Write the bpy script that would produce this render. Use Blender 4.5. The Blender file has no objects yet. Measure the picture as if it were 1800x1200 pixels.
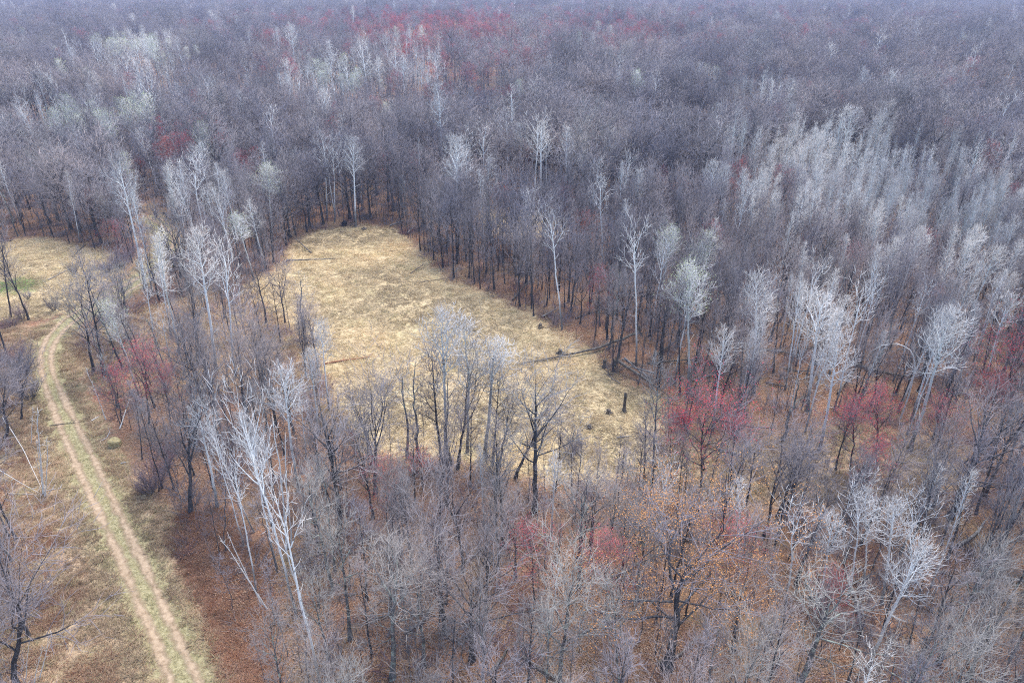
import bpy, math, random
import numpy as np
from mathutils import Vector, Matrix, Euler

# ------------------------------------------------------------------ camera, sky, sun, exposure
SC = bpy.context.scene
COL = SC.collection
H = 42.0                      # height of the camera above the ground
PITCH = math.radians(28.0)    # looking down by this much
FPX = 1200.0                  # focal length in pixels of the 1800 px wide photograph
SP, CP = math.sin(PITCH), math.cos(PITCH)
cam_d = bpy.data.cameras.new("camera"); cam = bpy.data.objects.new("camera", cam_d); COL.objects.link(cam)
cam.location = (0, 0, H); cam.rotation_euler = (math.pi/2 - PITCH, 0, 0)
cam_d.sensor_width = 36.0; cam_d.lens = 36.0*FPX/1800.0
cam_d.clip_start = 0.5; cam_d.clip_end = 20000
SC.camera = cam

SUN_EL, SUN_AZ = math.radians(64), math.radians(35)
w = bpy.data.worlds.new("World"); SC.world = w; w.use_nodes = True
nt = w.node_tree; bg = nt.nodes["Background"]
sky = nt.nodes.new("ShaderNodeTexSky"); sky.sky_type = 'NISHITA'; sky.sun_disc = False
sky.sun_elevation = SUN_EL; sky.sun_rotation = SUN_AZ
sky.air_density = 1.0; sky.dust_density = 0.7; sky.ozone_density = 1.0
nt.links.new(sky.outputs[0], bg.inputs[0]); bg.inputs[1].default_value = 0.118
sd = bpy.data.lights.new("sun", 'SUN'); so = bpy.data.objects.new("sun", sd); COL.objects.link(so)
sd.energy = 1.5; sd.angle = math.radians(35); sd.color = (1.0, 0.95, 0.88)
sdir = Vector((math.sin(SUN_AZ)*math.cos(SUN_EL), math.cos(SUN_AZ)*math.cos(SUN_EL), math.sin(SUN_EL)))
so.rotation_euler = sdir.to_track_quat('Z', 'Y').to_euler()
SC.view_settings.view_transform = 'Standard'; SC.view_settings.look = 'None'
SC.view_settings.exposure = 1.86; SC.view_settings.gamma = 1.0
cy = SC.cycles
cy.max_bounces = 4; cy.diffuse_bounces = 2; cy.glossy_bounces = 1; cy.transmission_bounces = 1
cy.transparent_max_bounces = 8; cy.volume_bounces = 0
cy.use_adaptive_sampling = True; cy.adaptive_threshold = 0.01
cy.use_denoising = False; cy.sample_clamp_indirect = 2.0; cy.sample_clamp_direct = 5.0; cy.filter_width = 1.05
SC.render.film_transparent = False

# ------------------------------------------------------------------ mapping between photo pixels and the ground
def ground(px, py):
    u = (px-900)/FPX; v = (py-600)/FPX
    t = H/(SP + v*CP)
    return (t*u, t*(CP - v*SP))
def project(X, Y, Z=0.0):
    X = np.asarray(X, float); Y = np.asarray(Y, float)
    dep = Y*CP + (H-Z)*SP
    dn = -(Y*SP - (H-Z)*CP)
    return 900 + FPX*X/dep, 600 + FPX*dn/dep, dep
def height_for(Y, top_py):
    v = (top_py-600)/FPX
    # dn = -(Y SP) + (H-Z) CP ; dep = Y CP + (H-Z) SP ; dn = v dep
    hz = Y*(SP + v*CP)/(CP - v*SP)
    return H - hz
def wpoly(pts):
    return np.array([ground(*p) for p in pts])
def inside(poly, x, y):
    r = np.zeros(np.shape(x), bool); n = len(poly)
    for i in range(n):
        x1, y1 = poly[i]; x2, y2 = poly[(i+1) % n]
        c = ((y1 > y) != (y2 > y)) & (x < (x2-x1)*(y-y1)/((y2-y1) if y2 != y1 else 1e-9)+x1)
        r ^= c
    return r
MEADOW = wpoly([(505,440),(520,425),(560,402),(640,396),(700,402),(722,425),(748,455),(790,492),(850,512),(925,548),(985,582),(1045,618),(1075,660),(1135,692),(1195,705),(1185,760),(1150,800),(1120,840),(1000,850),(900,830),(800,805),(700,803),(640,795),(600,740),(575,680),(560,640),(540,600),(500,560),(440,530),(420,505),(470,480),(500,465)])
THIN_L = wpoly([(170,690),(130,590),(230,545),(440,500),(560,640),(640,795),(560,745),(420,690),(300,700)])
THIN_R = wpoly([(1120,850),(1180,750),(1300,780),(1500,745),(1700,790),(1720,860),(1500,890),(1250,880)])
LMEADOW = wpoly([(-250,440),(0,425),(60,415),(130,430),(205,445),(215,470),(165,515),(120,545),(60,560),(-250,575)])
LFIELD = wpoly([(-400,600),(60,575),(120,560),(150,600),(135,680),(185,760),(230,840),(290,880),(325,940),(300,1000),(365,1100),(440,1330),(-700,1330)])
BRACKEN = wpoly([(325,880),(400,900),(480,1000),(470,1100),(520,1330),(440,1330),(365,1100),(320,1010),(300,950)])
CLEAR2 = wpoly([(825,375),(890,365),(960,375),(1000,400),(990,425),(930,418),(860,415)])
RUT_L = [(310,1230),(302,1197),(275,1125),(257,1090),(235,1050),(220,1005),(200,955),(172,897),(155,860),(135,820),(120,785),(107,750),(97,730),(80,680),(71,650),(68,630),(75,605),(87,582),(107,562),(125,550),(150,536),(185,520),(225,498),(250,484),(272,470),(296,448),(307,422),(297,403),(270,387),(250,375),(232,366)]
RUT_R = [(365,1230),(345,1187),(310,1115),(287,1065),(262,1010),(232,945),(207,900),(185,845),(162,800),(145,765),(125,725),(110,695),(97,665),(87,635),(92,605),(105,585),(125,565),(150,549),(192,529),(235,507),(262,491),(284,476),(306,453),(318,424),(308,400),(282,384),(262,371),(245,362)]
TRK = np.array([((ground(*a)[0]+ground(*b)[0])/2, (ground(*a)[1]+ground(*b)[1])/2) for a, b in zip(RUT_L[:28], RUT_R[:28])])
def seg_dist(path, x, y):
    d = np.full(np.shape(x), 1e9)
    for (x1, y1), (x2, y2) in zip(path[:-1], path[1:]):
        dx, dy = x2-x1, y2-y1; L = dx*dx+dy*dy+1e-9
        t = np.clip(((x-x1)*dx+(y-y1)*dy)/L, 0, 1)
        d = np.minimum(d, np.hypot(x-x1-t*dx, y-y1-t*dy))
    return d

# ------------------------------------------------------------------ materials
def ramp(nt, fac, stops):
    r = nt.nodes.new("ShaderNodeValToRGB"); el = r.color_ramp.elements
    while len(el) < len(stops): el.new(0.5)
    for e, (p, c) in zip(el, stops):
        e.position = p; e.color = (*c, 1) if len(c) == 3 else c
    nt.links.new(fac, r.inputs[0]); return r.outputs[0]
def noise(nt, vec, scale, detail=4, rough=0.6, dist=0.0):
    n = nt.nodes.new("ShaderNodeTexNoise"); n.inputs["Scale"].default_value = scale
    n.inputs["Detail"].default_value = detail; n.inputs["Roughness"].default_value = rough
    n.inputs["Distortion"].default_value = dist
    nt.links.new(vec, n.inputs["Vector"]); return n.outputs["Fac"]
def mixc(nt, fac, a, b, mode='MIX'):
    m = nt.nodes.new("ShaderNodeMix"); m.data_type = 'RGBA'; m.blend_type = mode
    for s, val in ((m.inputs[0], fac), (m.inputs[6], a), (m.inputs[7], b)):
        if isinstance(val, (tuple, list)): s.default_value = (*val, 1) if len(val) == 3 else val
        elif isinstance(val, (int, float)): s.default_value = val
        else: nt.links.new(val, s)
    return m.outputs[2]
def mth(nt, op, a, b=0.0, clamp=False):
    m = nt.nodes.new("ShaderNodeMath"); m.operation = op; m.use_clamp = clamp
    for s, val in ((m.inputs[0], a), (m.inputs[1], b)):
        if isinstance(val, (int, float)): s.default_value = val
        else: nt.links.new(val, s)
    return m.outputs[0]
def mapping(nt, vec, scale=(1,1,1), rot=(0,0,0)):
    m = nt.nodes.new("ShaderNodeMapping"); m.inputs["Scale"].default_value = scale; m.inputs["Rotation"].default_value = rot
    nt.links.new(vec, m.inputs["Vector"]); return m.outputs[0]
def new_mat(name, rough=0.9, spec=0.15):
    m = bpy.data.materials.new(name); m.use_nodes = True
    b = m.node_tree.nodes["Principled BSDF"]; b.inputs["Roughness"].default_value = rough
    b.inputs["Specular IOR Level"].default_value = spec
    return m, m.node_tree, b
def mat_twig(name, stops):
    """stops: colours each tree picks from by its own random number"""
    m, nt, b = new_mat(name)
    oi = nt.nodes.new("ShaderNodeObjectInfo")
    c = ramp(nt, oi.outputs["Random"], stops)
    geo = nt.nodes.new("ShaderNodeNewGeometry")
    n = noise(nt, geo.outputs["Position"], 0.8, 2)
    c = mixc(nt, 0.5, c, ramp(nt, n, [(0.3, (0.6,0.6,0.6)), (0.7, (1,1,1))]), 'MULTIPLY')
    n2 = noise(nt, geo.outputs["Position"], 0.035, 3, 0.6)
    c = mixc(nt, 0.7, c, ramp(nt, n2, [(0.40, (0.50,0.49,0.54)), (0.5, (0.95,0.93,0.95)), (0.60, (1.25,1.16,1.10))]), 'MULTIPLY')
    nt.links.new(c, b.inputs["Base Color"]); return m
def mat_bark(name, dark, light, scale=3.0, lichen=None):
    m, nt, b = new_mat(name)
    tc = nt.nodes.new("ShaderNodeTexCoord"); oi = nt.nodes.new("ShaderNodeObjectInfo")
    v = mapping(nt, tc.outputs["Object"], (1, 1, 0.25))
    n = noise(nt, v, scale, 5, 0.7)
    c = ramp(nt, n, [(0.35, dark), (0.68, light)])
    c = mixc(nt, 0.6, c, ramp(nt, oi.outputs["Random"], [(0, (0.55,0.52,0.52)), (1, (1,1,1))]), 'MULTIPLY')
    if lichen:
        n2 = noise(nt, tc.outputs["Object"], 1.1, 4, 0.7)
        c = mixc(nt, ramp(nt, n2, [(0.5, (0,0,0)), (0.62, (1,1,1))]), c, lichen)
    nt.links.new(c, b.inputs["Base Color"])
    bp = nt.nodes.new("ShaderNodeBump"); bp.inputs["Strength"].default_value = 0.6; bp.inputs["Distance"].default_value = 0.05
    nt.links.new(n, bp.inputs["Height"]); nt.links.new(bp.outputs[0], b.inputs["Normal"])
    return m
def mat_birch(name, white=(0.66,0.65,0.63), base=(0.20,0.19,0.18), lowz=4.0):
    m, nt, b = new_mat(name, 0.7)
    tc = nt.nodes.new("ShaderNodeTexCoord"); sx = nt.nodes.new("ShaderNodeSeparateXYZ"); nt.links.new(tc.outputs["Object"], sx.inputs[0])
    v = mapping(nt, tc.outputs["Object"], (0.8, 0.8, 2.4))
    n = noise(nt, v, 1.3, 3, 0.6)
    c = ramp(nt, n, [(0.31, (0.05,0.045,0.045)), (0.39, white)])
    n2 = noise(nt, tc.outputs["Object"], 0.5, 3)
    zz = mth(nt, 'ADD', sx.outputs[2], mth(nt, 'MULTIPLY', n2, 5.0))
    mr = nt.nodes.new("ShaderNodeMapRange"); mr.inputs[1].default_value = lowz; mr.inputs[2].default_value = lowz+2.5
    nt.links.new(zz, mr.inputs[0])
    c = mixc(nt, mr.outputs[0], base, c)
    nt.links.new(c, b.inputs["Base Color"]); return m
G = 1.0
M = {}
M['bark_grey'] = mat_bark('grey_bark', (0.03,0.028,0.03), (0.12,0.115,0.12))
M['bark_lichen'] = mat_bark('lichened_bark', (0.07,0.065,0.065), (0.24,0.225,0.22), lichen=(0.36,0.40,0.33))
M['bark_birch'] = mat_birch('birch_bark', (0.80,0.79,0.76))
M['bark_aspen'] = mat_birch('aspen_bark', (0.62,0.62,0.57), (0.16,0.15,0.14), 4.0)
M['bark_pale'] = mat_birch('pale_dead_bark', (0.66,0.64,0.61), (0.56,0.54,0.51), -20)
M['bark_young'] = mat_bark('young_bark', (0.08,0.075,0.075), (0.22,0.2,0.2))
M['twig_grey'] = mat_twig('grey_twigs', [(0.0,(0.15,0.135,0.145)), (0.25,(0.32,0.29,0.295)), (0.45,(0.21,0.20,0.235)), (0.65,(0.36,0.31,0.30)), (0.85,(0.19,0.175,0.18)), (1.0,(0.30,0.295,0.29))])
M['twig_lichen'] = mat_twig('lichened_twigs', [(0.0,(0.26,0.245,0.235)), (0.5,(0.38,0.375,0.345)), (1.0,(0.30,0.27,0.255))])
M['twig_birch'] = mat_twig('pale_twigs', [(0.0,(0.36,0.33,0.31)), (0.5,(0.50,0.48,0.45)), (1.0,(0.40,0.36,0.33))])
M['limb_birch'] = mat_twig('pale_limbs', [(0.0,(0.60,0.59,0.57)), (1.0,(0.72,0.71,0.68))])
M['twig_maple'] = mat_twig('maple_twigs', [(0.0,(0.20,0.14,0.15)), (1.0,(0.26,0.18,0.18))])
M['bud_red'] = mat_twig('red_buds', [(0.0,(0.70,0.07,0.09)), (0.4,(0.80,0.07,0.10)), (0.6,(0.60,0.14,0.15)), (0.8,(0.76,0.10,0.12)), (1.0,(0.78,0.20,0.12))])
M['bud_green'] = mat_twig('pale_green_buds', [(0.0,(0.60,0.64,0.32)), (1.0,(0.50,0.58,0.32))])
M['leaf_oak'] = mat_twig('dry_oak_leaves', [(0.0,(0.48,0.22,0.08)), (1.0,(0.56,0.29,0.11))])
M['log_dark'] = mat_bark('log_bark', (0.07,0.06,0.05), (0.28,0.24,0.20))
M['log_grey'] = mat_bark('weathered_log', (0.16,0.15,0.14), (0.40,0.37,0.34))

# ------------------------------------------------------------------ mesh helpers
def np_mesh(name, verts, quads, tris, mats, qmat=None, tmat=None, smooth=False):
    me = bpy.data.meshes.new(name)
    nq, ntr = len(quads), len(tris)
    me.vertices.add(len(verts)); me.vertices.foreach_set("co", np.asarray(verts, np.float32).ravel())
    me.loops.add(nq*4+ntr*3)
    li = np.concatenate([np.asarray(quads, np.int32).ravel() if nq else np.zeros(0, np.int32), np.asarray(tris, np.int32).ravel() if ntr else np.zeros(0, np.int32)])
    me.loops.foreach_set("vertex_index", li)
    me.polygons.add(nq+ntr)
    st = np.concatenate([np.arange(nq)*4, nq*4+np.arange(ntr)*3]).astype(np.int32)
    me.polygons.foreach_set("loop_start", st)
    try: me.polygons.foreach_set("loop_total", np.concatenate([np.full(nq, 4), np.full(ntr, 3)]).astype(np.int32))
    except Exception: pass
    for m in mats: me.materials.append(m)
    mi = np.concatenate([np.zeros(nq, np.int32) if qmat is None else qmat, np.zeros(ntr, np.int32) if tmat is None else tmat]).astype(np.int32)
    me.polygons.foreach_set("material_index", mi)
    if smooth: me.polygons.foreach_set("use_smooth", np.ones(nq+ntr, bool))
    me.update(calc_edges=True); return me

class Geo:
    def __init__(s): s.v=[]; s.q=[]; s.t=[]; s.qm=[]; s.tm=[]; s.n=0
    def tubes(s, P, R, k, mat=0):
        """P (N,S,3) polylines, R (N,S) radii: k sided tubes, ending in a point"""
        N, S, _ = P.shape
        T = np.empty_like(P); T[:,1:-1] = P[:,2:]-P[:,:-2]; T[:,0] = P[:,1]-P[:,0]; T[:,-1] = P[:,-1]-P[:,-2]
        T /= np.linalg.norm(T, axis=2, keepdims=True)+1e-9
        ref = np.where(np.abs(T[:,:1,2:3]) > 0.8, np.array([1.,0,0]), np.array([0,0,1.]))
        A = np.cross(T, np.broadcast_to(ref, T.shape)); A /= np.linalg.norm(A, axis=2, keepdims=True)+1e-9
        B = np.cross(T, A)
        S1 = S-1
        an = np.arange(k)*2*np.pi/k
        ring = P[:,:S1,None,:] + R[:,:S1,None,None]*(A[:,:S1,None,:]*np.cos(an)[:,None]+B[:,:S1,None,:]*np.sin(an)[:,None])
        base = s.n + np.arange(N)[:,None,None]*(S1*k+1)
        V = np.concatenate([ring.reshape(N, S1*k, 3), P[:,-1:,:]], axis=1).reshape(-1,3)
        if S1 > 1:
            i = np.arange(S1-1)[None,:,None]; j = np.arange(k)[None,None,:]; j2 = (j+1) % k
            q = np.stack([base+i*k+j, base+i*k+j2, base+(i+1)*k+j2, base+(i+1)*k+j], -1).reshape(-1,4)
            s.q.append(q); s.qm.append(np.full(len(q), mat))
        j = np.arange(k)[None,:]; j2 = (j+1) % k; b2 = base[:,:,0]
        t = np.stack([b2+(S1-1)*k+j, b2+(S1-1)*k+j2, np.broadcast_to(b2+S1*k, (N,k))], -1).reshape(-1,3)
        s.t.append(t); s.tm.append(np.full(len(t), mat)); s.v.append(V); s.n += len(V)
    def flakes(s, C, size, rng, mat=0, up=0.0):
        """small leaf-like triangles (two crossed) round points C"""
        N = len(C)
        D = rng.normal(size=(N,3)); E = rng.normal(size=(N,3))
        D[:,2] *= (1-up); E[:,2] *= (1-up)
        D /= np.linalg.norm(D,axis=1,keepdims=True); E -= (E*D).sum(1,keepdims=True)*D; E /= np.linalg.norm(E,axis=1,keepdims=True)
        F = np.cross(D, E)
        sz = size*rng.uniform(0.6,1.4,(N,1))
        V = np.stack([C-D*sz*.5, C+E*sz*.35, C+D*sz*.5, C-E*sz*.35+F*sz*.15], 1).reshape(-1,3)
        b = s.n+np.arange(N)*4
        q = np.stack([b,b+1,b+2,b+3],1); s.q.append(q); s.qm.append(np.full(N, mat)); s.v.append(V); s.n += 4*N
    def mesh(s, name, mats, smooth=False):
        q = np.concatenate(s.q) if s.q else np.zeros((0,4),int); t = np.concatenate(s.t) if s.t else np.zeros((0,3),int)
        qm = np.concatenate(s.qm) if s.qm else None; tm = np.concatenate(s.tm) if s.tm else None
        return np_mesh(name, np.concatenate(s.v), q, t, mats, qm, tm, smooth)

def unit(v): return v/(np.linalg.norm(v, axis=-1, keepdims=True)+1e-9)
def line(start, direc, length, S, trop, wig, rng, droop=0.0):
    """N polylines of S segments that grow from start; trop bends them upward, wig makes them crooked"""
    N = len(start); P = np.zeros((N,S+1,3)); P[:,0] = start; d = unit(direc); L = np.asarray(length)[:,None]/S
    for i in range(S):
        d = unit(d + np.array([0,0,1.])*trop/S + rng.normal(size=(N,3))*wig)
        P[:,i+1] = P[:,i]+d*L
    return P
def sprout(P, R, n, t0, t1, a0, a1, rng, apex=True):
    """n children along each of the N parents -> start, direction, t, parent radius"""
    N, S1, _ = P.shape; S = S1-1
    t = (np.arange(n)[None,:]+rng.uniform(0,1,(N,n)))/n*(t1-t0)+t0
    f = np.clip(t*S, 0, S-1e-4); i = f.astype(int); fr = (f-i)[...,None]
    idx = np.arange(N)[:,None]
    pos = P[idx,i]*(1-fr)+P[idx,i+1]*fr; tan = unit(P[idx,i+1]-P[idx,i])
    rad = R[idx,i]*(1-fr[...,0])+R[idx,i+1]*fr[...,0]
    ref = rng.normal(size=tan.shape); a = unit(np.cross(tan, np.array([0.13,0.21,1.0])+0*ref)); b = np.cross(tan, a)
    az = (np.arange(n)[None,:]*2.399963 + rng.uniform(0,6.28,(N,1)) + rng.normal(size=(N,n))*0.4)[...,None]
    side = a*np.cos(az)+b*np.sin(az)
    ang = np.radians(a0+(a1-a0)*(t-t0)/(t1-t0+1e-9) + rng.normal(size=(N,n))*7)[...,None]
    d = tan*np.cos(ang)+side*np.sin(ang)
    return pos.reshape(-1,3), d.reshape(-1,3), t.reshape(-1), rad.reshape(-1)

HT = 16.0   # all trees are built 16 m tall and scaled
def grow(seed, sp, lod):
    """returns (trunk Geo, crown Geo); sp = species dict"""
    rng = np.random.default_rng(seed)
    th = HT*sp.get('th', 0.95)
    NT = 12 if lod == 0 else (6 if lod == 1 else 4)
    z = np.linspace(0, 1, NT+1)
    off = np.cumsum(rng.normal(size=(NT+1,2))*sp['wob']*np.sqrt(12/NT), axis=0); off[0] = 0
    off = off - 0.0; lean = rng.normal(size=2)*sp.get('lean', 0.2)
    P = np.zeros((1,NT+1,3)); P[0,:,2] = z*th - 0.15*(z == 0); P[0,:,:2] = off + z[:,None]*lean
    r0 = sp['r0']*(1.0 if lod < 2 else 1.3)
    R = (r0*(1-z)**sp.get('tp',0.75)+0.015)*(1+0.5*np.exp(-z*30)); R = R[None]
    tr = Geo(); cr = Geo()
    tr.tubes(P, R, 7 if lod == 0 else (5 if lod == 1 else 3), 0)
    c0 = sp['c0']
    nl = sp['nl'][lod]
    s, d, t, pr = sprout(P, R, nl, c0, 0.99, sp['a0'], sp['a1'], rng)
    q = (t-c0)/(1-c0)
    L = HT*sp['ll']*np.interp(q, [0,0.25,0.6,1], sp['prof'])*rng.uniform(0.7,1.25,len(q))
    SL = 5 if lod == 0 else (3 if lod == 1 else 2)
    LP = line(s, d, L, SL, sp['trop'], sp['wig'], rng)
    lr = np.minimum(pr*0.75, 0.0135*L+0.014)*(1.25 if lod == 1 else (1.7 if lod == 2 else 1))
    LR = lr[:,None]*(1-np.linspace(0,1,SL+1)[None]**1.2*0.85)
    (tr if sp.get('limb_on_trunk', True) else cr).tubes(LP, LR, 4 if lod == 0 else 3, 0)
    # a few dead stubs below the crown
    if lod == 0 and sp.get('stubs', 5):
        s, d, _, pr = sprout(P, R, sp.get('stubs',5), 0.15, c0, 80, 60, rng)
        tr.tubes(line(s, d, rng.uniform(0.4,1.6,len(s)), 2, 0.1, 0.15, rng), np.tile([0.02,0.015,0.006],(len(s),1)), 3)
    w = sp.get('w', 1.0)*(1.0 if lod == 0 else sp.get('wf', 1.0))
    wm = sp.get('twig_mat', 0)
    nb, nc, nd = sp['nb'][lod], sp['nc'][lod], sp['nd'][lod]
    br, ar, dr = [(0.028,0.0155,0.0075),(0.03,0.018,0.014),(0.05,0.036,0.032)][lod]
    s, d, t, pr = sprout(LP, LR, nb, 0.22, 1.0, 55, 28, rng)
    L2 = np.repeat(L, nb)*0.52*(1.15-0.55*t)*rng.uniform(0.7,1.3,len(t))+0.25
    SB = 3 if lod == 0 else 2
    BP = line(s, d, L2, SB, sp['trop']*0.8, sp['wig']*1.1, rng)
    BR = np.minimum(pr*0.8, br*w)[:,None]*np.linspace(1, 0.35, SB+1)[None]
    cr.tubes(BP, BR, 3, 0)
    tips = BP
    s, d, t, pr = sprout(BP, BR, nc, 0.15, 1.0, 50, 30, rng)
    L3 = (np.repeat(L2, nc)*0.45*(1.1-0.4*t)+0.25)*rng.uniform(0.7,1.3,len(t))
    SC3 = 2 if lod < 2 else 1
    CP3 = line(s, d, L3, SC3, sp['trop']*0.6, 0.16, rng)
    CR3 = np.full((len(L3), SC3+1), ar*w); CR3[:,-1] *= 0.5
    cr.tubes(CP3, CR3, 3, wm if lod == 2 else 0)
    last = CP3
    if nd:
        s, d, t, pr = sprout(CP3, CR3, nd, 0.1, 1.0, 48, 30, rng)
        L4 = (np.repeat(L3, nd)*0.5+0.22)*rng.uniform(0.6,1.4,len(t))
        DP = line(s, d, L4, 1, sp['trop']*0.5, 0.12, rng)
        cr.tubes(DP, np.full((len(L4),2), dr*w), 3, wm)
        last = DP
    if sp.get('leaf'):
        frac, size, per = sp['leaf']
        k = rng.random(len(last)) < frac
        C = last[k][:, -1]
        C = np.repeat(C, per, 0) + rng.normal(size=(len(C)*per,3))*(0.12 if per < 8 else 0.24)*(1+lod)
        cr.flakes(C, size*(1, 1.7, 3.0)[lod], rng, sp.get('leaf_mat', 1))
    return tr, cr

OAK = dict(r0=0.20, wob=0.065, th=0.84, c0=0.33, a0=62, a1=24, ll=0.30, prof=[0.6,0.95,0.95,0.7], trop=0.45, wig=0.13, nl=(13,11,9), nb=(7,6,6), nc=(4,4,4), nd=(2,2,2), wf=1.25)
WIDE = dict(OAK, r0=0.27, th=0.72, c0=0.36, a0=66, a1=30, ll=0.42, prof=[0.7,1.0,1.0,0.8], trop=0.35, wig=0.15, wf=2.3)
SLIM = dict(OAK, r0=0.12, th=0.93, c0=0.34, a0=50, a1=22, ll=0.19, prof=[0.5,1.0,0.9,0.55], trop=0.5, nl=(14,11,8), nb=(6,5,4), nc=(4,4,4), nd=(2,2,2), wob=0.05)
FORK = dict(OAK, r0=0.16, th=0.66, c0=0.38, a0=36, a1=14, ll=0.44, prof=[0.45,0.8,1.0,1.0], trop=0.5, nl=(9,8,6), nb=(10,8,6), wig=0.1)
BIRCH = dict(r0=0.14, wob=0.05, th=0.98, c0=0.52, a0=50, a1=26, ll=0.16, prof=[0.6,1.0,0.75,0.35], trop=0.55, wig=0.10, nl=(18,15,11), nb=(5,5,4), nc=(3,3,3), nd=(2,1,0), stubs=7, tp=0.6, w=1.25, twig_mat=1)
VBIRCH = dict(BIRCH, r0=0.10, c0=0.60, ll=0.20, a0=52, a1=20, prof=[0.6,0.9,1.0,0.8], nl=(9,9,7), nb=(4,4,4), nc=(3,2,2), nd=(1,1,0), th=0.9, w=1.4, wig=0.1)
ASPEN = dict(BIRCH, c0=0.6, ll=0.165, a0=58, a1=26, prof=[0.7,1.0,0.9,0.5], nl=(18,14,9), nb=(7,6,4), th=0.92, wob=0.06)
HIGHB = dict(VBIRCH, r0=.10, c0=.66, ll=.17)
THINB = dict(BIRCH, r0=0.09, c0=0.46, ll=0.12, nl=(18,13,10), nb=(5,4,3), nc=(3,2,2), nd=(2,1,0), a0=40, a1=18, w=1.1)
MAPLE = dict(OAK, r0=0.10, th=0.82, c0=0.36, a0=48, a1=20, ll=0.28, prof=[0.7,1.0,0.9,0.6], trop=0.6, nl=(14,10,8), leaf=(0.9, 0.065, 6), leaf_mat=1, twig_mat=0, nc=(4,4,4))
GREEN = dict(ASPEN, leaf=(0.8, 0.085, 3), leaf_mat=1, twig_mat=0)
DRYOAK = dict(WIDE, ll=.36, leaf=(0.75, 0.065, 26), leaf_mat=1)
SAPL = dict(OAK, r0=0.05, th=0.9, c0=0.25, a0=40, a1=20, ll=0.16, prof=[0.7,1.0,0.8,0.4], trop=0.5, nl=(10,7,5), nb=(4,3,3), nc=(4,3,3), nd=(2,1,1), stubs=0, w=1.2, wob=0.07)
SNAG = dict(SLIM, r0=0.15, ll=0.15, nl=(7,5,4), nb=(3,2,2), nc=(3,2,2), nd=(0,0,0), th=0.85, wob=0.12, w=1.6)
BROKEN = dict(SNAG, nl=(3,3,2), nb=(2,2,1), nc=(2,1,1), ll=0.08, th=0.8)

SPECIES = {
 'oak': ([OAK, SLIM, FORK, WIDE, SLIM, SLIM, FORK], 'bark_grey', ['twig_grey']),
 'lichen': ([dict(OAK,ll=.27,nd=(3,2,1),wig=.18), dict(SLIM,nd=(3,2,1),wig=.16), dict(FORK,ll=.36,nd=(3,2,1),wig=.15)], 'bark_lichen', ['twig_lichen']),
 'wide': ([WIDE, WIDE, dict(WIDE, th=.8, ll=.36)], 'bark_grey', ['twig_grey']),
 'birch': ([VBIRCH, ASPEN, THINB, VBIRCH, BIRCH, HIGHB], 'bark_birch', ['limb_birch','twig_birch']),
 'aspen': ([ASPEN, THINB, dict(THINB, ll=.15), THINB], 'bark_aspen', ['limb_birch','twig_birch']),
 'maple': ([MAPLE, MAPLE, dict(MAPLE, ll=0.36)], 'bark_grey', ['twig_maple','bud_red']),
 'green': ([GREEN, GREEN], 'bark_aspen', ['limb_birch','bud_green']),
 'dryoak': ([DRYOAK, DRYOAK], 'bark_grey', ['twig_grey','leaf_oak']),
 'sapling': ([SAPL, SAPL, dict(SAPL, c0=0.4, ll=0.12)], 'bark_young', ['twig_grey']),
 'snag': ([SNAG, BROKEN, SNAG], 'bark_lichen', ['twig_lichen']),
 'pole': ([dict(THINB, ll=0.05, nl=(6,4,3), nb=(2,2,2), nc=(2,1,1), nd=(0,0,0), stubs=3, r0=0.07), dict(THINB, ll=0.03, nl=(4,4,3), nb=(2,2,2), nc=(1,1,1), nd=(0,0,0), stubs=2, r0=0.06)], 'bark_pale', ['limb_birch','twig_birch']),
}
_cache = {}
def tree_meshes(kind, var, lod):
    k = (kind, var, lod)
    if k not in _cache:
        sps, bark, tw = SPECIES[kind]; var = var % len(sps)
        k2 = (kind, var, lod)
        if k2 not in _cache:
            tr, cr = grow(hash((sum(map(ord, kind)), var)) % 9973, sps[var], lod)
            _cache[k2] = (tr.mesh(f"{kind}_trunk", [M[bark]]), cr.mesh(f"{kind}_crown", [M[x] for x in tw]))
        _cache[k] = _cache[k2]
    return _cache[k]
def nvar(kind): return len(SPECIES[kind][0])

KIND_NAME = {'oak':('bare_tree','bare tree'), 'wide':('bare_tree','bare tree'), 'lichen':('bare_tree','bare tree'), 'birch':('birch_tree','birch tree'), 'aspen':('birch_tree','birch tree'),
  'maple':('red_maple','maple tree'), 'green':('budding_tree','budding tree'), 'dryoak':('dry_leaved_oak','oak tree'), 'sapling':('sapling','sapling'), 'snag':('dead_tree','dead tree'), 'pole':('birch_pole','birch pole')}
TREES = []   # every individual tree: dict(kind, obj, x, y, h, label)
def put_tree(kind, x, y, h, var=0, rot=0.0, lean=(0,0), wide=1.0, lod=0, label=None, group=None):
    tm, cm = tree_meshes(kind, var, lod)
    nm, cat = KIND_NAME[kind]
    o = bpy.data.objects.new(nm, None); o.empty_display_size = 0.5; COL.objects.link(o)
    s = h/HT
    o.location = (x, y, 0)
    o.matrix_world = Matrix.Translation((x,y,0)) @ Euler((-lean[1], lean[0], 0)).to_matrix().to_4x4() @ Matrix.Rotation(rot, 4, 'Z') @ Matrix.Diagonal((s*wide, s*wide, s, 1))
    a = bpy.data.objects.new('trunk', tm); COL.objects.link(a); a.parent = o
    b = bpy.data.objects.new('crown', cm); COL.objects.link(b); b.parent = o
    o['category'] = cat
    TREES.append(dict(kind=kind, name=nm, o=o, x=x, y=y, h=h, wide=wide, lean=lean, label=label, group=group))
    return o

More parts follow.
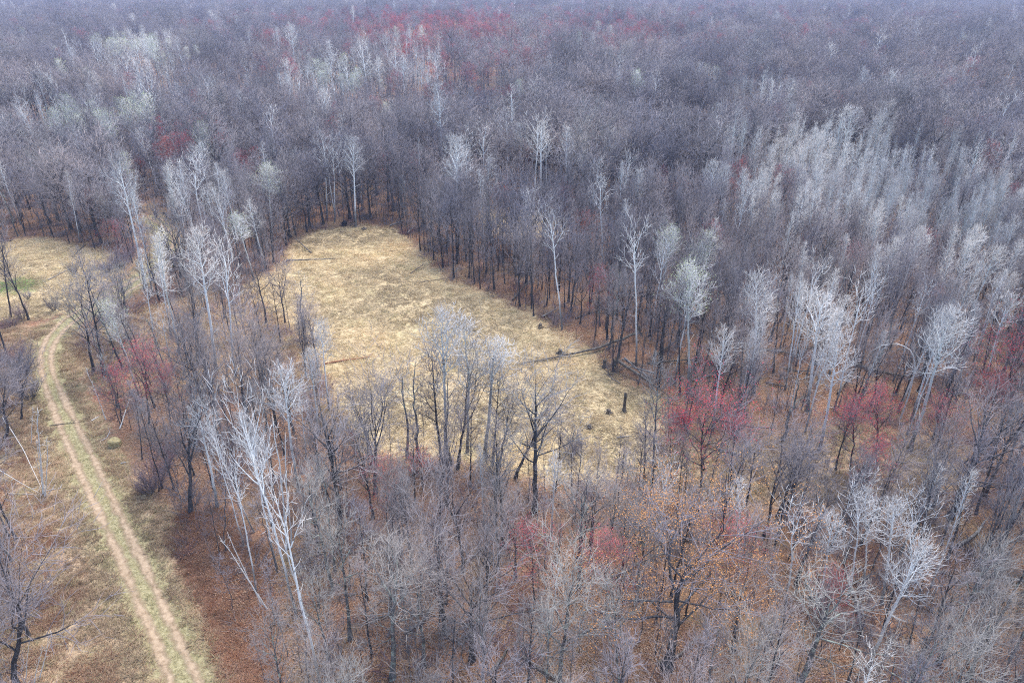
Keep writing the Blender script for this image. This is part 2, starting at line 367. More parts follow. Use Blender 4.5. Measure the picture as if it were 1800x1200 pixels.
# ------------------------------------------------------------------ hero trees read off the photograph: kind, base px, top px, variant, crown width factor, label
HERO = [
 ('oak',(19,557),(4,385),1,0.8,"slim bare tree standing alone beside the bright green grass patch"),
 ('birch',(255,505),(205,268),1,1.0,"tall white-trunked birch just above the bend of the dirt track"),
 ('birch',(268,512),(238,335),2,0.9,"thin birch right beside the tall one above the track bend"),
 ('aspen',(327,478),(295,285),1,1.1,"birch with a round crown standing near the two people's spot"),
 ('birch',(362,440),(345,283),0,1.2,"pale spreading birch behind the birch pair, near the track's far end"),
 ('birch',(345,430),(322,285),2,0.9,"slim birch on the people's side of the pale spreading birch"),
 ('birch',(395,425),(375,290),2,0.9,"slim birch on the meadow side of the pale spreading birch"),
 ('birch',(418,405),(400,300),2,1.0,"birch behind the thin woods with a pale bushy top"),
 ('birch',(447,395),(433,305),0,0.8,"black and white banded birch beside the pale green budding tree"),
 ('birch',(380,652),(346,402),1,1.1,"tallest birch of the pair between track and meadow, dense pale crown"),
 ('birch',(415,665),(396,425),3,1.0,"second birch of the pair between track and meadow, lighter crown"),
 ('aspen',(315,625),(277,405),1,1.1,"birch with wide round crown leaning over the dirt track's bend"),
 ('oak',(347,642),(325,480),1,0.8,"slim dark tree beside the birch that leans over the track bend"),
 ('oak',(165,652),(128,470),6,1.0,"purplish bare tree overhanging the inner side of the track bend"),
 ('oak',(183,660),(150,462),1,1.1,"darker twin of the purplish tree at the track bend"),
 ('oak',(225,595),(192,462),2,1.0,"vase-shaped bare tree beyond the track bend"),
 ('maple',(262,745),(256,600),0,1.15,"bright red budding maple between the track and the birch pair"),
 ('maple',(300,745),(285,640),1,1.0,"smaller red maple half hidden beside the bright red one"),
 ('maple',(215,745),(200,645),1,0.9,"dull red maple on the track side of the bright red one"),
 ('pole',(186,737),(150,640),0,1.0,"leaning white birch pole at the edge of the track"),
 ('oak',(250,806),(232,690),1,0.8,"dark tree by the white fallen branches right of the track"),
 ('oak',(335,898),(318,664),2,1.1,"grey tree with a black lower trunk near the rusty bracken"),
 ('birch',(382,890),(345,705),1,1.0,"white birch leaning toward the track above the bracken"),
 ('birch',(520,1075),(408,668),0,0.75,"large pale birch leaning far over toward the track"),
 ('birch',(565,1215),(470,815),5,0.75,"tall leaning birch rising from the photo's bottom edge"),
 ('birch',(447,935),(366,735),5,0.6,"small leaning birch behind the bracken, left of the large pale one"),
 ('pole',(470,1070),(378,938),0,1.0,"bare white birch pole leaning over the rusty bracken"),
 ('pole',(460,1062),(395,925),1,1.0,"second bare birch pole leaning over the bracken, steeper one"),
 ('pole',(545,1110),(478,905),1,1.0,"thin white pole among the leaning birches"),
 ('pole',(505,965),(477,725),0,1.0,"thin upright birch pole behind the large leaning birch"),
 ('pole',(513,962),(492,750),1,1.0,"shorter thin pole behind the large leaning birch"),
 ('birch',(525,860),(494,642),1,0.9,"birch with fan-shaped crown near the meadow's near left corner"),
 ('aspen',(560,765),(537,614),0,0.9,"small pale birch at the left rim of the meadow"),
 ('birch',(578,722),(564,563),1,0.8,"white birch overlapping the left rim of the meadow"),
 ('birch',(480,932),(455,768),2,1.0,"slender birch behind the tangle of leaning birches"),
 ('snag',(536,576),(536,468),0,1.3,"lone knobbly dead tree standing at the meadow's left side"),
 ('snag',(716,803),(692,612),0,1.0,"dark knobbly tree first in the row on the meadow's near rim"),
 ('snag',(736,797),(727,603),2,1.0,"dark straight tree second in the row on the near rim"),
 ('sapling',(744,800),(742,650),0,0.7,"thin pole beside the dark straight tree on the near rim"),
 ('oak',(780,838),(762,600),1,1.0,"dark tree forking low on the meadow's near rim"),
 ('aspen',(784,816),(766,545),0,1.1,"pale-crowned aspen highest above the meadow, near rim row"),
 ('aspen',(822,792),(818,560),2,1.35,"pale aspen with the widest crown over the meadow"),
 ('aspen',(853,802),(862,590),0,1.3,"pale aspen at the right end of the three over the meadow"),
 ('snag',(793,816),(797,625),0,0.9,"black crooked tree among the pale aspens on the near rim"),
 ('oak',(805,822),(822,615),2,0.9,"dark two-forked tree below the pale aspens"),
 ('oak',(866,817),(884,650),1,1.0,"dark slim tree behind the leaning black oak"),
 ('oak',(878,820),(905,660),2,1.0,"dark forked tree beside the leaning black oak"),
 ('oak',(660,866),(648,655),2,1.1,"black tree with a long side limb near the meadow's near corner"),
 ('oak',(595,937),(582,690),0,1.1,"broad grey tree left of the black long-limbed tree"),
 ('oak',(907,838),(963,678),2,1.2,"black oak leaning strongly to the right over the meadow rim"),
 ('oak',(940,898),(952,640),0,1.1,"lichen-grey tree with spreading crown beside the leaning oak"),
 ('oak',(977,862),(983,722),1,0.8,"slim dark tree beyond the leaning oak"),
 ('lichen',(1142,870),(1158,636),1,0.9,"crooked black-trunked tree with pale lichened top at the meadow's tip"),
 ('oak',(1130,874),(1137,710),1,0.8,"slim tree just beside the crooked lichened one"),
 ('oak',(830,1158),(828,955),3,0.9,"thick black trunk with drooping boughs at the bottom centre"),
 ('oak',(1195,693),(1205,490),1,0.9,"black-based tree at the tip of the meadow by the fallen trunks"),
 ('green',(1208,690),(1216,465),0,1.0,"tree with faint green buds beside the fallen trunks"),
 ('birch',(1118,645),(1107,385),5,1.0,"tall white-stemmed birch over the long fallen trunk"),
 ('birch',(988,578),(966,360),5,0.95,"tall white birch rising from the meadow's right rim"),
 ('birch',(1062,480),(1056,305),5,1.1,"crooked white birch deep in the wood above the meadow"),
 ('oak',(1082,502),(1080,370),0,1.0,"dark tree in front of the crooked white birch"),
 ('oak',(798,488),(790,330),1,1.0,"stout grey tree at the meadow's upper right rim"),
 ('oak',(762,456),(752,320),1,0.9,"dark pole-like tree first on the meadow's upper right rim"),
 ('birch',(626,398),(618,240),1,1.1,"white birch with round top above the far end of the meadow"),
 ('birch',(575,385),(565,238),3,1.1,"pale twin-topped birch behind the brush pile"),
 ('birch',(588,390),(583,240),0,1.0,"birch between the two others at the meadow's far end"),
 ('birch',(895,330),(889,200),0,1.0,"white birch tallest in the wood above the meadow"),
 ('birch',(918,335),(916,215),1,1.0,"white birch right of the tallest one above the meadow"),
 ('birch',(808,430),(800,240),1,1.3,"pale wide birch behind the meadow's upper right rim"),
 ('aspen',(858,400),(855,275),1,1.5,"flat-crowned pale birch behind the wide pale one"),
 ('birch',(998,350),(995,235),0,1.0,"birch first of the loose row in the middle wood"),
 ('birch',(1025,360),(1022,240),1,1.0,"birch second of the loose row in the middle wood"),
 ('green',(478,425),(474,290),0,1.1,"pale green budding tree above the meadow's far left"),
 ('maple',(1226,896),(1246,682),2,1.05,"red maple with the widest crown beyond the meadow's tip"),
 ('maple',(1285,840),(1290,725),0,1.1,"low red maple right beside the widest red maple"),
 ('maple',(1180,840),(1180,730),1,1.0,"low red maple between the lichened tree and the widest maple"),
 ('maple',(1495,850),(1500,700),1,1.1,"red maple in front of the bent white sapling"),
 ('maple',(1540,820),(1540,680),0,1.0,"red maple just behind the bent white sapling"),
 ('maple',(1770,760),(1785,590),2,1.2,"large red maple cut by the photo's right edge"),
 ('maple',(1640,850),(1650,700),1,1.0,"dull red maple between the bent sapling and the right edge"),
 ('maple',(1065,1100),(1060,940),0,1.0,"deep red maple beside the dry-leaved oak"),
 ('maple',(940,1060),(930,915),1,0.9,"dull red maple deep in the near wood"),
 ('maple',(1030,470),(1030,372),1,1.0,"small crimson maple beyond the white birch on the rim"),
 ('maple',(330,300),(328,215),2,1.2,"dusky red maple far behind the people"),
 ('maple',(430,340),(420,262),1,1.0,"red maple behind the pale spreading birch"),
 ('maple',(205,460),(200,388),1,1.0,"crimson maple by the track between the birches and left meadow"),
 ('dryoak',(1172,1172),(1190,890),0,1.15,"large oak still carrying dry orange leaves, near wood"),
 ('dryoak',(1290,1140),(1300,980),1,0.8,"smaller oak with scattered orange leaves beside the large one"),
 ('lichen',(1400,1215),(1470,1010),0,1.4,"white-limbed spreading tree at the bottom right"),
 ('lichen',(690,1190),(700,960),0,1.1,"lichened grey tree at the bottom centre-left"),
 ('lichen',(745,1170),(735,940),2,1.0,"twin-stemmed lichened tree beside the black drooping trunk"),
 ('lichen',(985,1210),(990,960),2,1.1,"grey lichened tree before the deep red maple"),
 ('lichen',(1090,1230),(1080,1010),1,0.9,"upright lichened tree in front of the dry-leaved oak"),
 ('birch',(1325,692),(1333,480),1,0.9,"white birch on the slope beyond the meadow's tip"),
 ('birch',(1420,722),(1442,515),1,1.2,"birch with broad pale crown in the right wood"),
 ('birch',(1440,792),(1478,590),1,1.1,"black and white banded birch leaning right above the grass"),
 ('snag',(1375,772),(1400,632),2,1.5,"gnarled pale dead tree between red maples"),
 ('aspen',(1600,792),(1660,538),0,1.1,"tall pale aspen leaning right of the bent sapling"),
 ('aspen',(1680,705),(1712,535),1,1.0,"pale aspen near the right edge above the grassy opening"),
 ('oak',(1668,908),(1738,690),3,1.0,"big mossy black tree forking low near the right edge"),
 ('oak',(1640,890),(1690,740),2,0.9,"dark tree leaning behind the big mossy black one"),
 ('birch',(1382,1060),(1405,878),0,1.0,"birch first in the pale row of the near right wood"),
 ('birch',(1440,1065),(1463,903),1,1.0,"birch second in the pale row of the near right wood"),
 ('birch',(1490,1060),(1506,880),3,1.1,"birch third in the pale row of the near right wood"),
 ('birch',(1520,1040),(1537,862),2,1.0,"slim birch fourth in the pale row of the near right wood"),
 ('birch',(1550,1060),(1572,878),1,1.0,"birch fifth in the pale row of the near right wood"),
 ('birch',(1595,1050),(1616,868),0,1.0,"birch last in the pale row of the near right wood"),
 ('birch',(1300,1010),(1308,840),2,1.0,"thin birch behind the dry-leaved oak"),
 ('birch',(1247,980),(1255,865),0,1.0,"short birch just behind the large dry-leaved oak"),
 ('oak',(8,770),(12,640),6,1.3,"grey bushy tree at the left edge above the dead birch clump"),
 ('oak',(38,735),(34,628),2,1.1,"small grey tree between the left edge and the track"),
 ('oak',(-25,720),(-8,605),0,1.3,"grey tree half cut off by the left edge, beside the track's bend"),
 ('oak',(-20,900),(-5,770),1,1.2,"dark tree half cut off by the left edge near the dead birch clump"),
 ('oak',(38,1215),(12,930),6,1.1,"tall grey tree in the bottom left corner"),
 ('oak',(-30,1150),(-20,960),2,1.2,"grey tree partly outside the bottom left corner"),
 ('birch',(450,1040),(398,800),5,0.6,"thin white birch leaning at the rim of the rusty bracken"),
 ('birch',(487,1000),(442,745),5,0.7,"slim white birch just inside the rim of the bracken"),
 ('birch',(430,960),(372,760),5,0.6,"small white birch leaning toward the track behind the bracken"),
 ('birch',(275,610),(250,440),2,0.8,"thin pale birch on the inner side of the track's bend"),
 ('birch',(300,590),(265,420),2,0.8,"thin pale birch next to the one inside the track's bend"),
 ('oak',(1262,955),(1290,760),2,1.0,"bare grey tree on the grass edge behind the short birch"),
]
hero_xy = []
for i, (kind, b, t, var, wd, lab) in enumerate(HERO):
    x, y = ground(*b)
    h = max(4.0, height_for(y, t[1]))
    h = min(h, 27)
    dep = y*CP+(H-h)*SP
    xt = (t[0]-900)/FPX*dep
    ln = math.atan2(xt-x, h)
    ln = max(-0.6, min(0.6, ln))
    if kind in ('maple',) : wd *= 1.1
    put_tree(kind, x, y, h/math.cos(ln), var, (i*2.4) % 6.28, (ln, 0), wd*min(1.15, max(0.8, 17/h)), 0, lab)
    hero_xy.append((x, y))
print('HERO heights', [(round(t['h']),) for t in TREES][:120])
hero_xy = np.array(hero_xy)

# ------------------------------------------------------------------ where the other trees stand
rng = np.random.default_rng(11)
PATCH = [  # crown px centre, radii, kind, chance
 (1400,260,130,50,'aspen',.55),(1480,250,120,50,'aspen',.55),(1640,330,220,85,'aspen',.6),(1420,330,130,70,'aspen',.45),(1760,430,80,120,'aspen',.5),(1550,420,200,60,'aspen',.35),(1340,160,60,30,'aspen',.4),
 (680,115,110,38,'birch',.6),(560,150,60,40,'birch',.5),(450,75,60,22,'birch',.4),(270,105,60,40,'birch',.5),(200,85,80,20,'birch',.35),(60,180,60,30,'birch',.6),(270,180,60,40,'birch',.45),(900,240,60,50,'birch',.25),(1000,270,90,40,'birch',.2),(330,320,110,80,'birch',.25),(820,280,70,30,'birch',.3),(150,200,90,50,'birch',.2),
 (1450,570,260,90,'birch',.35),(1700,580,120,90,'birch',.4),(1500,920,260,60,'birch',.4),(430,850,110,110,'birch',.25),(1650,1000,150,100,'birch',.2),
 (215,80,60,14,'green',.7),(600,130,50,24,'green',.6),(120,215,45,25,'green',.6),(215,205,60,25,'green',.45),(300,100,60,20,'green',.3),(340,245,25,20,'green',.4),(1220,480,30,20,'green',.4),
 (900,60,280,50,'maple',.4),(760,45,160,28,'maple',.5),(490,100,60,25,'maple',.6),(330,230,70,40,'maple',.35),(420,280,40,30,'maple',.3),(560,60,200,30,'maple',.22),(1180,60,150,30,'maple',.12),(1250,720,100,40,'maple',.25),(1520,720,110,50,'maple',.25),(1780,640,50,60,'maple',.5),(1060,960,60,60,'maple',.25),(930,930,50,40,'maple',.3),(1330,300,50,20,'maple',.15),(260,660,70,50,'maple',.3),(870,105,20,15,'maple',.8),(665,180,15,15,'maple',.8),(200,400,40,30,'maple',.4),(1100,30,600,40,'maple',.3),(600,40,250,30,'maple',.25),(800,140,120,40,'maple',.12),(300,30,300,30,'maple',.12),(1500,100,300,60,'maple',.05),
]
def density(x, y):
    d = np.ones(np.shape(x))
    d[inside(THIN_L, x, y)] = 0.42; d[inside(THIN_R, x, y)] = 0.26
    d[inside(LFIELD, x, y)] = 0.0; d[inside(LMEADOW, x, y)] = 0.01; d[inside(BRACKEN, x, y)] = 0.4; d[inside(CLEAR2, x, y)] = 0.05
    px, py, _ = project(x, y)
    d[inside(LFIELD, x, y) & (px < 60) & (py > 600) & ((py < 800) | (py > 930))] = 0.9
    d[inside(MEADOW, x, y)] = 0.0
    d[(py > 790) & (py < 900) & (px > 600) & (px < 1200) & (d > .9)] = 0.75
    d[seg_dist(TRK, x, y) < 4.2] = 0.0
    return d
def scatter(z0, z1, s, margin=12):
    """jittered grid of points whose camera depth is z0..z1"""
    y0 = max(8, z0*0.95-40); y1 = z1*1.2+20
    ys = np.arange(y0, y1, s); out = []
    for yy in ys:
        hw = 0.80*(yy*CP+H*SP)+margin
        xs = np.arange(-hw, hw, s)
        out.append(np.stack([xs+rng.uniform(-.55,.55,len(xs))*s+(s/2 if len(out)%2 else 0), np.full(len(xs), yy)+rng.uniform(-.5,.5,len(xs))*s], 1))
    P = np.concatenate(out)
    px, py, dep = project(P[:,0], P[:,1])
    k = (dep >= z0) & (dep < z1)
    P = P[k]
    P = P[rng.random(len(P)) < density(P[:,0], P[:,1])]
    return P
def choose(P, h):
    px, py, dep = project(P[:,0], P[:,1], h*0.8)
    kind = np.full(len(P), 'oak', object)
    r = rng.random(len(P)); kind[r < 0.06] = 'birch'; kind[(r > .97) & (dep < 128)] = 'snag'; kind[(r > .05) & (r < .075)] = 'maple'; kind[(r > .075) & (r < .082)] = 'green'
    for (cx, cy_, rx, ry, k, p) in PATCH:
        m = ((px-cx)/rx)**2+((py-cy_)/ry)**2 < 1
        kind[m & (rng.random(len(P)) < p)] = k
    wide = (kind == 'oak') & (((py < 230) & (px > 950)) | (py < 120)) & (rng.random(len(P)) < .85)
    wide |= (kind == 'oak') & (py < 330) & (rng.random(len(P)) < .35)
    kind[wide] = 'wide'
    lich = (kind == 'oak') & (py > 860) & (rng.random(len(P)) < .5)
    kind[lich] = 'lichen'
    return kind, px, py, dep

def stand(x, y):
    return (np.sin(x*.071+1.3*np.sin(y*.043))+np.sin(y*.087+1.7*np.sin(x*.037+1))+.8*np.sin((x+y)*.19+np.sin(x*.11)*2)+.6*np.sin((x-1.4*y)*.31+2*np.sin(y*.13)))
near = scatter(40, 128, 2.95)
hd = np.min(np.hypot(near[:,None,0]-hero_xy[None,:,0], near[:,None,1]-hero_xy[None,:,1]), axis=1)
near = near[hd > 2.2]
_, pyb_, _ = project(near[:,0], near[:,1])
hc = []
for t in TREES:
    if t['kind'] in ('maple','dryoak','birch','green'):
        a, b_, d_ = project(t['x']+math.sin(t['lean'][0])*t['h']*.75, t['y'], t['h']*.75); hc.append((a, b_, d_, 42 if t['kind'] in ('maple','dryoak') else 20))
hc = np.array(hc); na, nb_, nd_ = project(near[:,0], near[:,1], 7.5)
hide = ((np.hypot(na[:,None]-hc[:,0], (nb_[:,None]-hc[:,1])*.7) < hc[:,3]) & (nd_[:,None] < hc[:,2]+1) & (nd_[:,None] > hc[:,2]-25)).any(1)
near = near[~(hide & (rng.random(len(near)) < .85))]; _, pyb_, _ = project(near[:,0], near[:,1])
hn = rng.uniform(7.5, 12.5, len(near)) + np.clip((950-pyb_)/350, 0, 1)*1.8
hn[(pyb_ > 790) & (pyb_ < 900) & (project(near[:,0], near[:,1])[0] < 1200)] *= 0.82
hn[inside(THIN_L, near[:,0], near[:,1]) | inside(THIN_R, near[:,0], near[:,1])] *= 0.78
kn, pxn, pyn, dn = choose(near, hn)
order = np.argsort(dn)
CAP = {'bare_tree': 300, 'birch_tree': 290, 'red_maple': 200, 'budding_tree': 60, 'dead_tree': 60, 'birch_pole': 40, 'sapling': 300}
count = {}
for t in TREES: count[t['name']] = count.get(t['name'], 0)+1
STUFF = {}   # (kind, lod) -> list of (x, y, h, wide, rot, leanx, leany)
def stuff(kind, lod, x, y, h, wd):
    STUFF.setdefault((kind, lod), []).append((x, y, h, wd, rng.uniform(0, 6.28), rng.normal()*.03, rng.normal()*.03))
for i in order:
    x, y = near[i]; k = kn[i]; h = hn[i]
    if k == 'maple': h *= 0.72
    if k == 'birch': h *= 1.05
    px, py, _ = project(x, y); tpx, tpy, _ = project(x, y, h)
    vis = (-60 < tpx < 1860) and (tpy < 1215) and (tpx > -30 or px > -30)
    nm = KIND_NAME[k][0]
    wd = rng.uniform(0.68, 1.0)
    if vis and dn[i] < 128 and count.get(nm, 0) < CAP[nm]:
        count[nm] = count.get(nm, 0)+1
        put_tree(k, x, y, h, int(rng.choice([1,2,4,5,6,0])) if k == 'oak' else int(rng.integers(0, 99)), rng.uniform(0, 6.28), (rng.normal()*.045, rng.normal()*.045), wd*min(1.2, 14/h), 0)
    else:
        stuff(k, 0 if dn[i] < 90 else 1, x, y, h, wd)
print('NEAR', len(near), count)
# saplings between the trees
sp_ = scatter(40, 230, 2.5)
ns = 0
for x, y in sp_[np.argsort(project(sp_[:,0], sp_[:,1])[2])]:
    h = rng.uniform(3.5, 9.5)
    px, py, dp = project(x, y); tpx, tpy, _ = project(x, y, h)
    if -20 < px < 1820 and tpy < 1190 and ns < CAP['sapling'] and dp < 95:
        ns += 1; put_tree('sapling', x, y, h, int(rng.integers(0,99)), rng.uniform(0,6.28), (rng.normal()*.06, rng.normal()*.06), rng.uniform(.9,1.5), 0)
    else: stuff('sapling', 1, x, y, h, rng.uniform(.9,1.5))
for z0, z1, s, lod, wmul in ((128,240,4.2,1,1.0),(240,420,7.6,1,1.1),(420,900,9.6,1,1.3),(900,1900,13.5,2,1.7),(1900,4200,25,2,3.0)):
    P = scatter(z0, z1, s)
    sn = stand(P[:,0], P[:,1]); P = P[(sn > -1.9) | (rng.random(len(P)) < .25)]; sn = stand(P[:,0], P[:,1])
    h = rng.uniform(9, 15.5, len(P))+(z0 > 200)*rng.uniform(0,4,len(P)); h = h*(1+.11*np.clip(sn,-2,2)); k, px, py, dp = choose(P, h)
    for i in range(len(P)):
        hh = h[i]*(0.8 if k[i] == 'maple' else 1.0)*(1.12 if k[i] in ('birch','aspen') else 1)
        stuff(k[i], lod, P[i,0], P[i,1], hh, rng.uniform(.85,1.2)*wmul*(1.1 if k[i] == 'wide' else 1))
P = scatter(105, 270, 2.5)
ht_ = rng.uniform(10, 14, len(P)); pxa, pya, _ = project(P[:,0], P[:,1], ht_*.8)
for i in range(len(P)):
    for (cx, cy_, rx, ry, k, p) in PATCH:
        if k == 'aspen' and ((pxa[i]-cx)/rx)**2+((pya[i]-cy_)/ry)**2 < 1 and rng.random() < .3:
            stuff('aspen', 1, P[i,0], P[i,1], ht_[i], rng.uniform(.6,1.0)); break
P = scatter(100, 210, 2.6)
for x, y in P: stuff('sapling', 1, x, y, rng.uniform(3, 7.5), rng.uniform(1.2, 2.2))
for k in STUFF: print('STUFF', k, len(STUFF[k]))

# ------------------------------------------------------------------ stuff: one object with a points mesh and geometry nodes
def instance_object(name, rows, sources, label, category, material=None):
    """rows: (x,y,z, sx,sy,sz, rx,ry,rz, index); sources: objects kept in an unlinked collection"""
    rows = np.asarray(rows, float)
    me = bpy.data.meshes.new(name); me.vertices.add(len(rows)); me.vertices.foreach_set("co", rows[:,:3].astype(np.float32).ravel())
    for an, c in (("scl", slice(3,6)), ("rot", slice(6,9))):
        a = me.attributes.new(an, 'FLOAT_VECTOR', 'POINT'); a.data.foreach_set("vector", rows[:,c].astype(np.float32).ravel())
    a = me.attributes.new("idx", 'INT', 'POINT'); a.data.foreach_set("value", rows[:,9].astype(np.int32))
    o = bpy.data.objects.new(name, me); COL.objects.link(o)
    c = bpy.data.collections.new(name+"_sources")
    for i, s in enumerate(sources): c.objects.link(s)
    ng = bpy.data.node_groups.new(name, 'GeometryNodeTree')
    ng.interface.new_socket("Geometry", in_out='INPUT', socket_type='NodeSocketGeometry'); ng.interface.new_socket("Geometry", in_out='OUTPUT', socket_type='NodeSocketGeometry')
    N = ng.nodes; L = ng.links
    gi = N.new('NodeGroupInput'); go = N.new('NodeGroupOutput')
    ci = N.new('GeometryNodeCollectionInfo'); ci.inputs[0].default_value = c; ci.inputs[1].default_value = True; ci.inputs[2].default_value = True
    ip = N.new('GeometryNodeInstanceOnPoints'); ip.inputs['Pick Instance'].default_value = True
    def attr(nm, ty):
        n = N.new('GeometryNodeInputNamedAttribute'); n.data_type = ty; n.inputs[0].default_value = nm; return n.outputs[0]
    L.new(gi.outputs[0], ip.inputs['Points']); L.new(ci.outputs[0], ip.inputs['Instance'])
    L.new(attr('idx','INT'), ip.inputs['Instance Index'])
    e2r = N.new('FunctionNodeEulerToRotation'); L.new(attr('rot','FLOAT_VECTOR'), e2r.inputs[0]); L.new(e2r.outputs[0], ip.inputs['Rotation'])
    L.new(attr('scl','FLOAT_VECTOR'), ip.inputs['Scale']); L.new(ip.outputs[0], go.inputs[0])
    md = o.modifiers.new("scatter", 'NODES'); md.node_group = ng
    o['kind'] = 'stuff'; o['label'] = label; o['category'] = category
    return o
def joined_tree(kind, var, lod):
    """trunk and crown of a distant tree in one source mesh"""
    sps, bark, tw = SPECIES[kind]
    tr, cr = grow(7000+var*13+lod*101+sum(map(ord, kind)), sps[var], lod)
    n = len(tw)
    g = Geo()
    g.v = cr.v+tr.v; off = cr.n
    g.q = cr.q+[q+off for q in tr.q]; g.t = cr.t+[t+off for t in tr.t]
    g.qm = cr.qm+[np.full(len(q), n) for q in tr.q]; g.tm = cr.tm+[np.full(len(t), n) for t in tr.t]
    me = g.mesh(f"{kind}_far", [M[x] for x in tw]+[M[bark]])
    return bpy.data.objects.new(f"a{lod}{var:02d}_{kind}_source", me)
FOREST = {'bare_forest': (['oak','wide','lichen'], "purplish grey leafless forest stretching to the photo's top edge", 'forest'),
  'birch_forest': (['birch','aspen'], "pale white aspen and birch stands scattered through the far forest", 'forest'),
  'maple_forest': (['maple'], "reddish budding maples dotted through the far forest", 'forest'),
  'budding_forest': (['green'], "pale green budding trees dotted through the far forest", 'forest'),
  'undergrowth': (['sapling'], "thin leafless saplings filling the forest floor", 'undergrowth')}
for nm, (kinds, lab, cat) in FOREST.items():
    src = []; rows = []; 
    for k in kinds:
        for lod in (0,1,2):
            if (k, lod) not in STUFF: continue
            base = len(src); nv = nvar(k)
            for v in range(nv): src.append((k, v, lod))
            for (x, y, h, wd, r, lx, ly) in STUFF[(k, lod)]:
                s = h/HT
                rows.append((x, y, -0.05, s*wd, s*wd, s, lx, ly, r, base+int(rng.integers(0, nv))))
    objs = []
    for i, (k, v, lod) in enumerate(src):
        if lod == 0:
            o = joined_tree(k, v, 0)
        else: o = joined_tree(k, v, lod)
        o.name = f"s{i:03d}_{k}"; objs.append(o)
    if rows: instance_object(nm, rows, objs, lab, cat)

# ------------------------------------------------------------------ ground
def axis(lo, hi, step, far, ratio=1.25):
    a = list(np.arange(lo, hi+step/2, step)); s = step; x = a[-1]
    while x < far[1]: s *= ratio; x += s; a.append(x)
    s = step; x = a[0]; b = []
    while x > far[0]: s *= ratio; x -= s; b.append(x)
    return np.array(b[::-1]+a)
gx = axis(-130, 130, 1.0, (-6000, 6000)); gy = axis(10, 250, 1.0, (-300, 6000))
X, Y = np.meshgrid(gx, gy); nx, ny = len(gx), len(gy)
def blur(a, n):
    for _ in range(n):
        a = (a+np.roll(a,1,0)+np.roll(a,-1,0))/3; a = (a+np.roll(a,1,1)+np.roll(a,-1,1))/3
    return a
def mask(poly, n=2): return blur(inside(poly, X, Y).astype(float), n)
meadow = np.maximum(mask(MEADOW, 5), mask(LMEADOW, 6)); thin = np.maximum(mask(THIN_L, 4), mask(THIN_R, 4)); thin = np.maximum(thin, mask(CLEAR2, 3)*1.0)
field = mask(LFIELD, 3); brk = mask(BRACKEN, 3)
verge = np.exp(-(seg_dist(TRK, X, Y)/2.6)**2)
pxg, pyg, _ = project(X, Y)
gp = np.zeros_like(X); GPC = ground(24, 503); gp = np.exp(-(((X-GPC[0])/3.8)**2+((Y-GPC[1])/3.6)**2)**1.2)
bump = blur(rng.normal(size=X.shape), 3)*0.22 + blur(rng.normal(size=X.shape), 1)*0.05
bump *= (np.abs(X) < 140)*(Y < 260)*(1-np.clip(verge*1.3, 0, 1))
V = np.stack([X.ravel(), Y.ravel(), (bump-0.06).ravel()], 1)
def gz(x, y):
    i = np.clip(np.searchsorted(gx, x)-1, 0, nx-2); j = np.clip(np.searchsorted(gy, y)-1, 0, ny-2)
    fx = (x-gx[i])/(gx[i+1]-gx[i]); fy = (y-gy[j])/(gy[j+1]-gy[j])
    return (bump[j,i]*(1-fx)*(1-fy)+bump[j,i+1]*fx*(1-fy)+bump[j+1,i]*(1-fx)*fy+bump[j+1,i+1]*fx*fy)-0.06
ii = (np.arange(ny-1)[:,None]*nx+np.arange(nx-1)[None,:]).ravel()
me = np_mesh("ground", V, np.stack([ii, ii+1, ii+1+nx, ii+nx], 1), [], [], smooth=True)
for nm, a in (('meadow', meadow), ('thin', thin), ('field', field), ('bracken', brk), ('verge', verge), ('greenpatch', gp)):
    at = me.attributes.new(nm, 'FLOAT', 'POINT'); at.data.foreach_set("value", a.ravel().astype(np.float32))
m, nt, b = new_mat('ground_cover', 0.95, 0.1)
geo = nt.nodes.new("ShaderNodeNewGeometry"); pos = geo.outputs["Position"]
def at(nm):
    n = nt.nodes.new("ShaderNodeAttribute"); n.attribute_name = nm; return n.outputs["Fac"]
nbig = noise(nt, pos, 0.09, 5, 0.65); nmed = noise(nt, pos, 0.45, 5, 0.7); nfin = noise(nt, pos, 3.2, 5, 0.8); nedge = noise(nt, pos, 0.8, 4, 0.7)
nleaf = noise(nt, pos, 7.0, 3, 0.8)
def thresh(maskv, nz, wdt=0.45):
    nz = mth(nt, 'ADD', mth(nt, 'MULTIPLY', nz, 0.6), mth(nt, 'MULTIPLY', nmed, 0.4))   # ragged edge between two covers
    s = mth(nt, 'ADD', maskv, mth(nt, 'MULTIPLY', mth(nt, 'SUBTRACT', nz, 0.5), 1.6))
    mr = nt.nodes.new("ShaderNodeMapRange"); mr.inputs[1].default_value = 0.5-wdt/2; mr.inputs[2].default_value = 0.5+wdt/2; nt.links.new(s, mr.inputs[0]); return mr.outputs[0]
lit = ramp(nt, nleaf, [(0.30,(0.07,0.04,0.03)), (0.43,(0.22,0.11,0.065)), (0.54,(0.37,0.19,0.11)), (0.66,(0.54,0.37,0.25)), (0.75,(0.32,0.16,0.09))])
lit2 = ramp(nt, nfin, [(0.35,(0.11,0.065,0.045)), (0.55,(0.26,0.17,0.11)), (0.7,(0.42,0.32,0.22))])
lit = mixc(nt, ramp(nt, nmed, [(0.4,(0,0,0)),(0.62,(1,1,1))]), lit, lit2)
lit = mixc(nt, ramp(nt, nbig, [(0.5,(0,0,0)),(0.68,(0.7,0.7,0.7))]), lit, (0.24,0.20,0.11))
str_v = mapping(nt, pos, (0.7, 2.2, 1), (0, 0, 0.5))
nstr = noise(nt, str_v, 1.5, 5, 0.75, 1.2)
straw = ramp(nt, nstr, [(0.28,(0.46,0.34,0.19)), (0.45,(0.56,0.43,0.245)), (0.62,(0.62,0.49,0.29)), (0.75,(0.54,0.40,0.23))])
